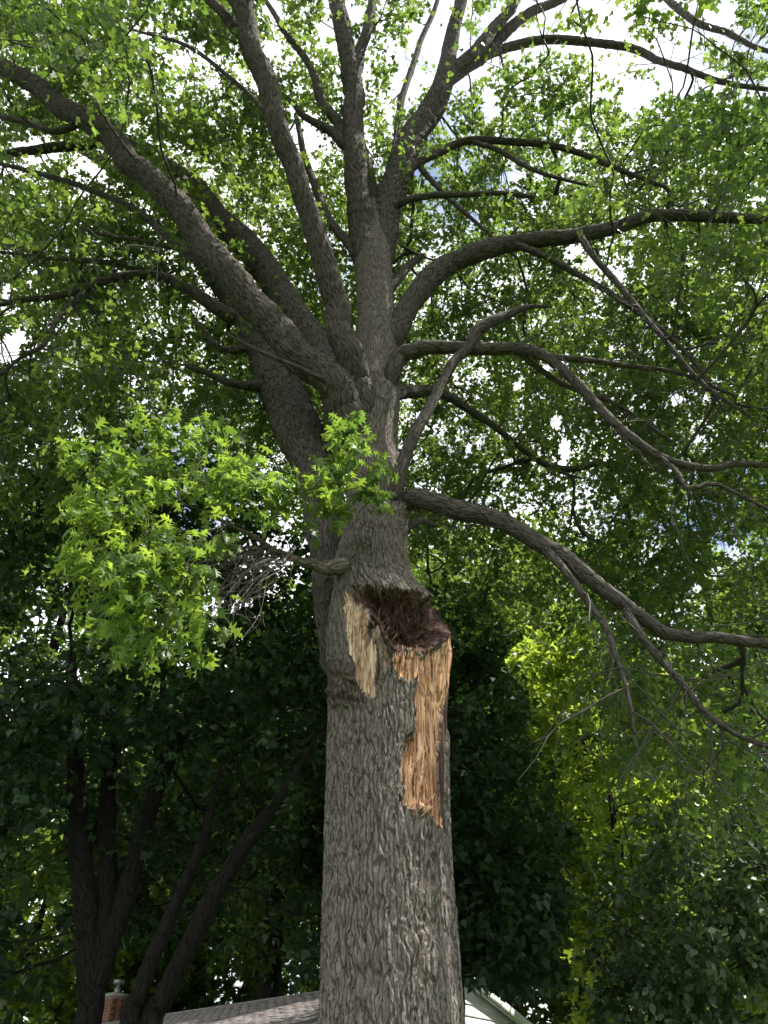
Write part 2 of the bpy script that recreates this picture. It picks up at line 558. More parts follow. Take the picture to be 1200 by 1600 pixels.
def leaf_cloud(name, pos, axis, nrm, size, outline):
    """one mesh holding a leaf at every position"""
    n, k = len(pos), len(outline)
    a = axis / (np.linalg.norm(axis, axis=1)[:, None] + 1e-9)
    s = np.cross(a, nrm)
    s /= np.linalg.norm(s, axis=1)[:, None] + 1e-9
    nn = np.cross(s, a)
    ox, oy = outline[:, 0], outline[:, 1]
    curl = -0.16 * oy ** 2 - 0.35 * ox ** 2
    V = pos[:, None, :] + size[:, None, None] * (ox[None, :, None] * s[:, None, :] + oy[None, :, None] * a[:, None, :] + curl[None, :, None] * nn[:, None, :])
    return mesh_from(name, V.reshape(-1, 3), np.arange(n * k), np.full(n, k))


def unit(v):
    return v / (np.linalg.norm(v, axis=-1, keepdims=True) + 1e-9)


def twigs_and_leaves(centres, out_dirs, radius, n_twig, n_leaf, rng, droop=0.25, size=(0.10, 0.16)):
    """short leafy twigs round each clump centre; returns twig chains and leaf arrays"""
    nC = len(centres)
    d = rng.normal(size=(nC, n_twig, 3))
    d = unit(unit(d) * 0.9 + out_dirs[:, None, :] * 0.55 + np.array([0, 0, -droop * 0.5]))
    L = radius[:, None] * rng.uniform(0.55, 1.25, (nC, n_twig))
    start = centres[:, None, :] + rng.normal(size=(nC, n_twig, 3)) * radius[:, None, None] * 0.12
    end = start + d * L[..., None]
    end[..., 2] -= droop * L * 0.35
    t = rng.uniform(0.25, 1.0, (nC, n_twig, n_leaf)) ** 0.75
    p = start[:, :, None, :] * (1 - t[..., None]) + end[:, :, None, :] * t[..., None]
    p = p + rng.normal(size=p.shape) * 0.055
    ax = d[:, :, None, :] * 0.7 + rng.normal(size=p.shape) * 0.6 + np.array([0, 0, -0.25])
    nr = np.array([0, 0, 0.9]) + rng.normal(size=p.shape) * 0.55
    sz = rng.uniform(size[0], size[1], p.shape[:3])
    return start, end, p.reshape(-1, 3), ax.reshape(-1, 3), nr.reshape(-1, 3), sz.reshape(-1)


class Skeleton:
    """branch nodes; clumps are tied to the nearest existing node so that branches fork like a tree's"""
    def __init__(s):
        s.p, s.d, s.path = [], [], []

    def add_limb(s, path, start=0.25):
        T = np.gradient(path, axis=0)
        T = unit(T)
        n0 = int(len(path) * start)
        for i in range(n0, len(path)):
            s.p.append(path[i]); s.d.append(T[i]); s.path.append(0.0)

    def grow(s, targets, rng, fork=0.35, seg=0.45, sag=0.0):
        order = np.argsort([np.min(np.linalg.norm(np.array(s.p) - c, axis=1)) for c in targets])
        cap = len(s.p) + len(targets) * 40
        P = np.zeros((cap, 3)); D = np.zeros((cap, 3)); W = np.zeros(cap); CNT = np.zeros(cap); PAR = np.full(cap, -1)
        k = len(s.p)
        P[:k], D[:k] = s.p, s.d
        chains = []
        for i in order:
            c = targets[i]
            dv = c - P[:k]
            dist = np.linalg.norm(dv, axis=1)
            back = 1 - np.sum(dv * D[:k], axis=1) / (dist + 1e-6)
            j = int(np.argmin(dist * (1 + 0.22 * back) + fork * W[:k]))
            L = dist[j]
            n = max(2, int(L / seg) + 1)
            t = np.linspace(0, 1, n + 1)[:, None]
            ctrl = P[j] + D[j] * L * 0.38 + rng.normal(size=3) * 0.08 * L
            q = P[j] * (1 - t) ** 2 + 2 * ctrl * t * (1 - t) + c * t * t
            q[1:-1] += rng.normal(size=(n - 1, 3)) * 0.035 * min(L, 2.0)
            ids = [j] + list(range(k, k + n))
            P[k:k + n] = q[1:]
            D[k:k + n] = unit(np.gradient(q, axis=0))[1:]
            W[k:k + n] = W[j] + np.cumsum(np.linalg.norm(np.diff(q, axis=0), axis=1))
            PAR[k:k + n] = ids[:-1]
            chains.append(ids)
            k += n
            m = ids[-1]
            while m >= 0:
                CNT[m] += 1
                m = PAR[m]
        return P, CNT, chains, order


def clump_tree_mesh(skel, targets, rng, r0=0.0055, ex=0.46, rmax=0.09):
    P, CNT, chains, order = skel.grow(targets, rng)
    out = []
    tip = {}
    for ids, oi in zip(chains, order):
        r = np.minimum(r0 * np.maximum(CNT[ids], 1) ** ex, rmax)
        r[0] = min(r[0], r[1] * 1.25)
        full = catmull(np.column_stack([P[ids], r]), 2 if len(ids) > 2 else 1)
        out.append((full[:, :3], np.maximum(full[:, 3], 0.002)))
        tip[oi] = unit(P[ids[-1]] - P[ids[-2]])
    dirs = np.array([tip[i] for i in range(len(targets))])
    return out, dirs


# ------------------------------------------------------------------ the broken oak
OAK_ROOT = empty("oak_tree", (0, 0, 0))
tag(OAK_ROOT, "large oak with a torn open trunk wound of bare splintered wood", "tree")
TY = 6.6

# rows of the trunk and central stem: photograph row, its two edges, forward distance
ROWS = [(1600, 496, 727), (1500, 498, 719), (1400, 502, 711), (1300, 505, 705), (1200, 508, 700), (1120, 510, 698), (1060, 509, 702),
        (1025, 508, 707), (985, 510, 703), (960, 514, 690), (935, 519, 664), (905, 526, 643), (860, 532, 637), (800, 542, 635),
        (760, 543, 629), (700, 543, 619), (650, 540, 623), (600, 547, 624), (560, 556, 622), (500, 559, 618), (450, 556, 613),
        (400, 551, 611), (365, 552, 608), (330, 556, 604)]
rz, rx, rr, ry = [], [], [], []
for k, (yy, l_, r_) in enumerate(ROWS):
    Yd = TY + 0.25 * max(0, (1000 - yy)) / 640
    c = at((l_ + r_) / 2, yy, Yd)
    dep = depth_of(c)
    rz.append(c[2]); rx.append(c[0]); ry.append(Yd)
    rr.append((r_ - l_) / 2 * dep / FPX * 0.985)
rz, rx, rr, ry = map(np.array, (rz, rx, rr, ry))
z_foot = np.array([-0.15, 0.15, 0.5, 1.1, 1.7])
r_foot = np.array([0.98, 0.84, 0.73, 0.655, 0.62]) * rr[0] / 0.60
rz = np.concatenate([z_foot, rz]); rr = np.concatenate([r_foot, rr])
rx = np.concatenate([np.full(5, rx[0]), rx]); ry = np.concatenate([np.full(5, ry[0]), ry])
ZT = np.concatenate([np.arange(-0.15, 2.1, 0.06), np.arange(2.1, 7.3, 0.011), np.arange(7.3, rz[-1], 0.028)])


def smooth_interp(x, xp, fp):
    y = np.interp(x, xp, fp)
    k = np.exp(-np.linspace(-2, 2, 9) ** 2); k /= k.sum()
    return np.convolve(np.pad(y, 4, mode='edge'), k, 'valid')


RZ = smooth_interp(ZT, rz, rr); CXZ = smooth_interp(ZT, rz, rx); CYZ = smooth_interp(ZT, rz, ry)
# columns: dense on the side that faces the open lawn, coarse behind; angle 0 points away (+Y)
TH = np.concatenate([np.linspace(0, math.radians(78), 34, endpoint=False), np.linspace(math.radians(78), math.radians(282), 270, endpoint=False), np.linspace(math.radians(282), 2 * math.pi, 35)])
U, Z = np.meshgrid(TH, ZT)
Rg = np.repeat(RZ[:, None], len(TH), 1)
circ = 2 * math.pi * 0.52
uf = (U / (2 * math.pi)) % 1.0
# slow swelling and fluting of the stem, root flare lobes near the ground
Rg = Rg * (1 + 0.05 * (vnoise(uf * 6, Z / 0.9, 6, 31) - 0.5) + 0.04 * (vnoise(uf * 12, Z / 1.6, 12, 32) - 0.5))
Rg = Rg * (1 + 0.14 * np.cos(U * 5 + 1.0) * np.exp(-np.maximum(Z, 0) / 0.35))
# unit normal in the horizontal plane: theta=0 -> +Y
NX, NY = np.sin(U), np.cos(U)
X0 = CXZ[:, None] + Rg * NX
Y0 = CYZ[:, None] + Rg * NY
PX, PY, PD = pix(np.stack([X0, Y0, Z], -1))
front = NY < 0.25


def in_poly(px, py, poly):
    inside = np.zeros(px.shape, bool)
    n = len(poly)
    for i in range(n):
        x1, y1 = poly[i]; x2, y2 = poly[(i + 1) % n]
        c = ((y1 > py) != (y2 > py)) & (px < (x2 - x1) * (py - y1) / (y2 - y1 + 1e-9) + x1)
        inside ^= c
    return inside


jx = ((vnoise(PX / 9, PY / 34, None, 41) - 0.5) * 11 + (vnoise(PX / 5, PY / 13, None, 42) - 0.5) * 4) * np.where(PX > 672, 0.35, 1.0)
jy = (vnoise(PX / 3.5, PY / 9, None, 43) - 0.5) * 14 + (vnoise(PX / 1.6, PY / 7, None, 44) - 0.5) * 10
fc = np.clip(-NY * 1.6, 0.15, 1)
QX, QY = PX + jx * fc, PY + jy * fc
POLY_STRIP = [(654, 1030), (672, 1012), (690, 1004), (702, 992), (722, 985), (722, 1030), (703, 1062), (699, 1090), (694, 1133), (690, 1176), (690, 1235), (694, 1292), (676, 1282), (660, 1272), (648, 1266),
              (628, 1256), (631, 1205), (636, 1164), (650, 1147), (651, 1119), (652, 1070)]
POLY_PATCH = [(616, 1030), (622, 1022), (634, 1024), (640, 1012), (654, 1018), (657, 1066), (636, 1064), (618, 1055)]
POLY_LEFT = [(539, 928), (548, 931), (568, 942), (579, 958), (581, 1004), (591, 1032), (590, 1058), (581, 1097), (574, 1090), (566, 1074), (558, 1066), (556, 1040), (545, 1022), (541, 985), (538, 955)]
POLY_GREY = [(572, 955), (596, 962), (612, 1000), (618, 1028), (618, 1040), (600, 1046), (592, 1062), (586, 1052), (586, 1030), (573, 1004)]
POLY_ROT = [(550, 922), (575, 911), (604, 914), (622, 916), (640, 920), (674, 928), (716, 954), (740, 985), (706, 998), (688, 1006), (668, 1016), (652, 1022), (640, 1014), (612, 1026), (604, 1000), (590, 970), (574, 958), (556, 940)]
POLY_BURL = [(506, 1034), (545, 1030), (560, 1068), (576, 1092), (560, 1100), (544, 1108), (522, 1104), (508, 1090)]
POLY_INNER = [(716, 1045), (716, 1060), (706, 1090), (700, 1140), (697, 1180), (697, 1240), (699, 1302), (682, 1296), (674, 1250), (672, 1180), (676, 1130), (684, 1090)]
POLY_EDGE = [(626, 1258), (629, 1205), (633, 1160), (648, 1142), (648, 1100), (652, 1100), (654, 1150), (640, 1166), (636, 1205), (633, 1260)]
part_id = np.zeros(U.shape, int)
sel = front & (PY > 880) & (PY < 1320)
for pid, poly in ((6, POLY_BURL), (4, POLY_GREY), (2, POLY_LEFT), (3, POLY_ROT), (7, POLY_INNER), (7, POLY_EDGE), (1, POLY_STRIP), (5, POLY_PATCH)):
    part_id[in_poly(QX, QY, poly) & sel] = pid


def inset(mask, cells):
    """1 deep inside the masked region, falling to 0 at its edge"""
    m_ = mask.astype(float)
    for ax in (0, 1):
        c_ = np.cumsum(np.pad(m_, [(cells + 1, cells) if a == ax else (0, 0) for a in (0, 1)], mode='edge'), axis=ax)
        w_ = 2 * cells + 1
        m_ = (np.take(c_, range(w_, c_.shape[ax]), axis=ax) - np.take(c_, range(0, c_.shape[ax] - w_), axis=ax)) / w_
    return np.clip(m_ * 2 - 1, 0, 1)


# bark relief
h = bark_height(uf, Z, circ, 3, 0.045, 0.42)
lump = vnoise(uf * 10, Z / 0.25, 10, 61) - 0.5
amp = 0.020 * np.clip(1.15 - (Z - 2) / 16, 0.6, 1.2)
disp = (h - 0.5) * amp + lump * 0.014
# healed branch scars and folds
for (fx, fy, rad_px, hgt) in ((600, 612, 20, 0.05), (552, 642, 16, 0.06), (626, 792, 18, 0.06), (620, 725, 20, 0.05), (540, 885, 26, 0.05), (575, 840, 14, 0.03), (560, 1120, 26, 0.02), (668, 1300, 24, 0.03)):
    d2 = np.hypot(PX - fx, (PY - fy) * 0.8) / rad_px
    disp += np.where(front, hgt * np.exp(-d2 ** 2) + 0.010 * np.sin(d2 * 13) * np.exp(-(d2 / 1.25) ** 2), 0)
# a long fold running down from the broken collar
fold = np.abs(PX - (556 - (PY - 1100) * 0.03 + 3 * np.sin(PY / 23)))
disp += np.where(front & (PY > 1080) & (PY < 1330), -0.016 * np.exp(-(fold / 4) ** 2), 0)


def fibre(freq_px, seed, bend, run=150.0):
    return vnoise((PX + bend) / freq_px, PY / run, None, seed)


bend = np.where(PY < 1075, np.maximum(1075 - PY, 0) ** 1.5 * -0.035, 0) + 5 * np.sin(PY / 38)
fib = 0.55 * fibre(7, 71, bend) + 0.3 * fibre(3.2, 72, bend) + 0.15 * fibre(1.5, 73, bend)
fib = np.abs(fib - 0.5) * 2
depth_cut = {1: -0.050, 5: -0.030, 2: -0.012, 4: -0.07, 3: -0.085, 6: 0.0, 7: -0.025}
for pid, dd in depth_cut.items():
    s_ = part_id == pid
    if pid in (1, 5):
        step = np.round((vnoise((PX + bend) / 11, PY / 300, None, 75) - 0.5) * 5 + 0.6 * vnoise(PX / 3, PY / 130, None, 76)) / 5 * 0.11
        disp[s_] = ((dd + 0.075 * (fib - 0.35) + step) * (0.35 + 0.65 * np.sqrt(inset(s_, 3))))[s_]
    elif pid == 2:
        disp[s_] = (dd + 0.05 * (fib - 0.3) + 0.02)[s_]
    elif pid == 4:
        disp[s_] = (dd + 0.05 * (fib - 0.4) + 0.03 * (vnoise(PX / 9, PY / 9, None, 77) - .5))[s_]
    elif pid == 3:
        disp[s_] = ((dd * 2.6 + 0.16 * (vnoise(PX / 15, PY / 11, None, 78) - 0.5) + 0.09 * (vnoise(PX / 6, PY / 5, None, 79) - 0.5) + 0.05 * (vnoise(PX / 2.5, PY / 2.5, None, 85) - 0.5)) * sstep(inset(s_, 14), 0.0, 0.9) + 0.02 * (vnoise(PX / 4, PY / 4, None, 86) - 0.5))[s_]
    elif pid == 7:
        disp[s_] = (dd + 0.03 * (fib - 0.4))[s_]
    elif pid == 6:
        disp[s_] = (0.02 + 0.07 * (vnoise(PX / 9, PY / 8, None, 80) - 0.45) + 0.03 * (vnoise(PX / 4, PY / 4, None, 81) - 0.5))[s_]
disp = np.where(part_id > 0, disp * np.clip(-NY * 2.2, 0.12, 1), disp)
# torn lip at the foot of the strip
lip = np.exp(-(((PX - 664) / 16) ** 2 + ((PY - 1262) / 10) ** 2))
disp += np.where(front, 0.075 * lip * (0.6 + vnoise(PX / 4, PY / 4, None, 83)), 0)
XT = X0 + disp * NX; YT = Y0 + disp * NY
VT = np.stack([XT, YT, Z], -1)
UVT = np.stack([uf * circ, Z], -1)
UVT[:, -1, 0] = circ
nr_, nc_ = U.shape
IDX = np.arange(nr_ * nc_).reshape(nr_, nc_)
QUAD = np.stack([IDX[:-1, :-1], IDX[1:, :-1], IDX[1:, 1:], IDX[:-1, 1:]], -1).reshape(-1, 4)
# a face belongs to a wound part when all its corners do
pf = part_id.ravel()[QUAD]
fpid = np.where((pf == pf[:, :1]).all(1), pf[:, 0], 0)
names = {0: ("trunk", 'bark'), 1: ("split_wood_strip", 'wood'), 5: ("snapped_wood_patch", 'wood'), 2: ("pale_torn_wood", 'wood_pale'),
         4: ("grey_dead_wood", 'wood_grey'), 3: ("rotten_hollow", 'rot'), 6: ("burl", 'burl'), 7: ("inner_bark", 'inner_bark')}
trunk = None
TRUNK_PARTS = {}
Vflat, UVflat = VT.reshape(-1, 3), UVT.reshape(-1, 2)
for pid in (0, 1, 5, 2, 4, 3, 6, 7):
    q = QUAD[fpid == pid]
    if not len(q):
        continue
    used, inv = np.unique(q, return_inverse=True)
    me = mesh_from(names[pid][0], Vflat[used], inv.reshape(-1), np.full(len(q), 4), True, UVflat[used])
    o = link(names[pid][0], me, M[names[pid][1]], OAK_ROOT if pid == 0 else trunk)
    TRUNK_PARTS[pid] = o
    if pid == 0:
        trunk = o
TRUNK_PARTS[1]["label"] = "long strip of orange bare wood where bark tore away"
TRUNK_PARTS[2]["label"] = "pale splintered wood edge beside the rotten hollow"
TRUNK_PARTS[3]["label"] = "dark brown shredded rotten hollow"
TRUNK_PARTS[4]["label"] = "grey weathered wood inside the wound"
TRUNK_PARTS[5]["label"] = "small square patch of freshly snapped wood"
if 7 in TRUNK_PARTS:
    TRUNK_PARTS[7]["label"] = "reddish inner bark along the torn edge"
TRUNK_PARTS[6]["label"] = "dark rough burl bark under the wound"


def surf(px, py):
    """trunk surface point and outward normal nearest a photograph pixel"""
    d = np.where(front, (PX - px) ** 2 + (PY - py) ** 2, 1e9)
    i = np.unravel_index(np.argmin(d), d.shape)
    return VT[i], np.array([NX[i], NY[i], 0.0])


# splinters: thin tapering slivers standing off the torn wood
def sliver(base, tip, w, nrm):
    a = unit(tip - base)
    s_ = unit(np.cross(a, nrm))
    mid = base * 0.5 + tip * 0.5 + nrm * w * 0.8
    v = [base - s_ * w, base + s_ * w, base + nrm * w * 1.4, mid - s_ * w * .6, mid + s_ * w * .55, mid + nrm * w * 1.0, tip]
    f = [(0, 1, 4, 3), (1, 2, 5, 4), (2, 0, 3, 5), (3, 4, 6), (4, 5, 6), (5, 3, 6), (0, 2, 1)]
    return v, f


def add_sliver(parent, mat, px, py, dxp, dyp, w, lift=0.01):
    b_, n_ = surf(px, py)
    sc_ = depth_of(b_) / FPX
    tip = b_ + np.array([dxp * sc_, 0, -dyp * sc_ * 1.15]) + n_ * lift
    v, f = sliver(b_ - n_ * 0.012, tip, w, n_)
    me = mesh_from("splinter", np.array(v), np.concatenate([np.array(q) for q in f]), [len(q) for q in f])
    return link("splinter", me, mat, parent)


rs = np.random.default_rng(21)
for k in range(26):                                     # jagged head of the snapped patch
    add_sliver(trunk, M['wood'], 617 + k * 1.5, 1034 + rs.uniform(-4, 6) - 8 * (k > 13), rs.uniform(-3, 3), -rs.uniform(8, 22), rs.uniform(0.004, 0.009), rs.uniform(0.0, 0.05))
for k in range(46):                                     # frayed strip
    y_ = rs.uniform(1040, 1255)
    x_ = np.interp(y_, [1040, 1100, 1160, 1250], [672, 664, 652, 640]) + rs.uniform(0, 42)
    add_sliver(trunk, M['wood'], min(x_, 690), y_, rs.uniform(-3, 3), rs.choice([-1, 1]) * rs.uniform(14, 46), rs.uniform(0.003, 0.008), rs.uniform(0.005, 0.03))
for k in range(22):                                     # torn lip at the foot
    add_sliver(trunk, M['wood'], rs.uniform(636, 690), rs.uniform(1252, 1280), rs.uniform(-7, 7), rs.uniform(-14, 16), rs.uniform(0.004, 0.010), rs.uniform(0.02, 0.07))
for k in range(30):                                     # pale splinters
    y_ = rs.uniform(940, 1070)
    x_ = np.interp(y_, [940, 1000, 1070], [543, 548, 568]) + rs.uniform(0, 24)
    add_sliver(trunk, M['wood_pale'], x_, y_, rs.uniform(-2, 3), rs.uniform(14, 44), rs.uniform(0.003, 0.008), rs.uniform(0.005, 0.035))
for k in range(18):
    add_sliver(trunk, M['wood_grey'], rs.uniform(576, 612), rs.uniform(965, 1030), rs.uniform(4, 22), -rs.uniform(6, 26), rs.uniform(0.003, 0.007), rs.uniform(0.01, 0.05))

# shredded rotten fibres hanging in the hollow
ch = []
ii = np.argwhere((part_id == 3) & front)
for k in rs.integers(0, len(ii), 520):
    i, j = ii[k]
    p0 = VT[i, j]; n0 = np.array([NX[i, j], NY[i, j], 0.1])
    L = rs.uniform(0.05, 0.19) * (1.6 if PY[i, j] > 985 else 1.0)
    dr = unit(n0 * rs.uniform(-0.1, 0.25) + rs.normal(size=3) * np.array([.7, .3, .7]) + np.array([-0.1, 0, -0.75]))
    p1 = p0 + dr * L * 0.5 + rs.normal(size=3) * 0.02
    p2 = p0 + dr * L + np.array([0, 0, -L * 0.35]) + rs.normal(size=3) * 0.025
    r_ = rs.uniform(0.0007, 0.0022)
    ch.append((np.array([p0 - n0 * 0.01, p1, p2]), np.array([r_, r_ * 0.9, r_ * 0.35])))
tag(link("rot_fibres", tubes_joined("rot_fibres", ch, 4), M['fibre'], trunk), "tangle of dark brown wood fibres", kind="stuff")

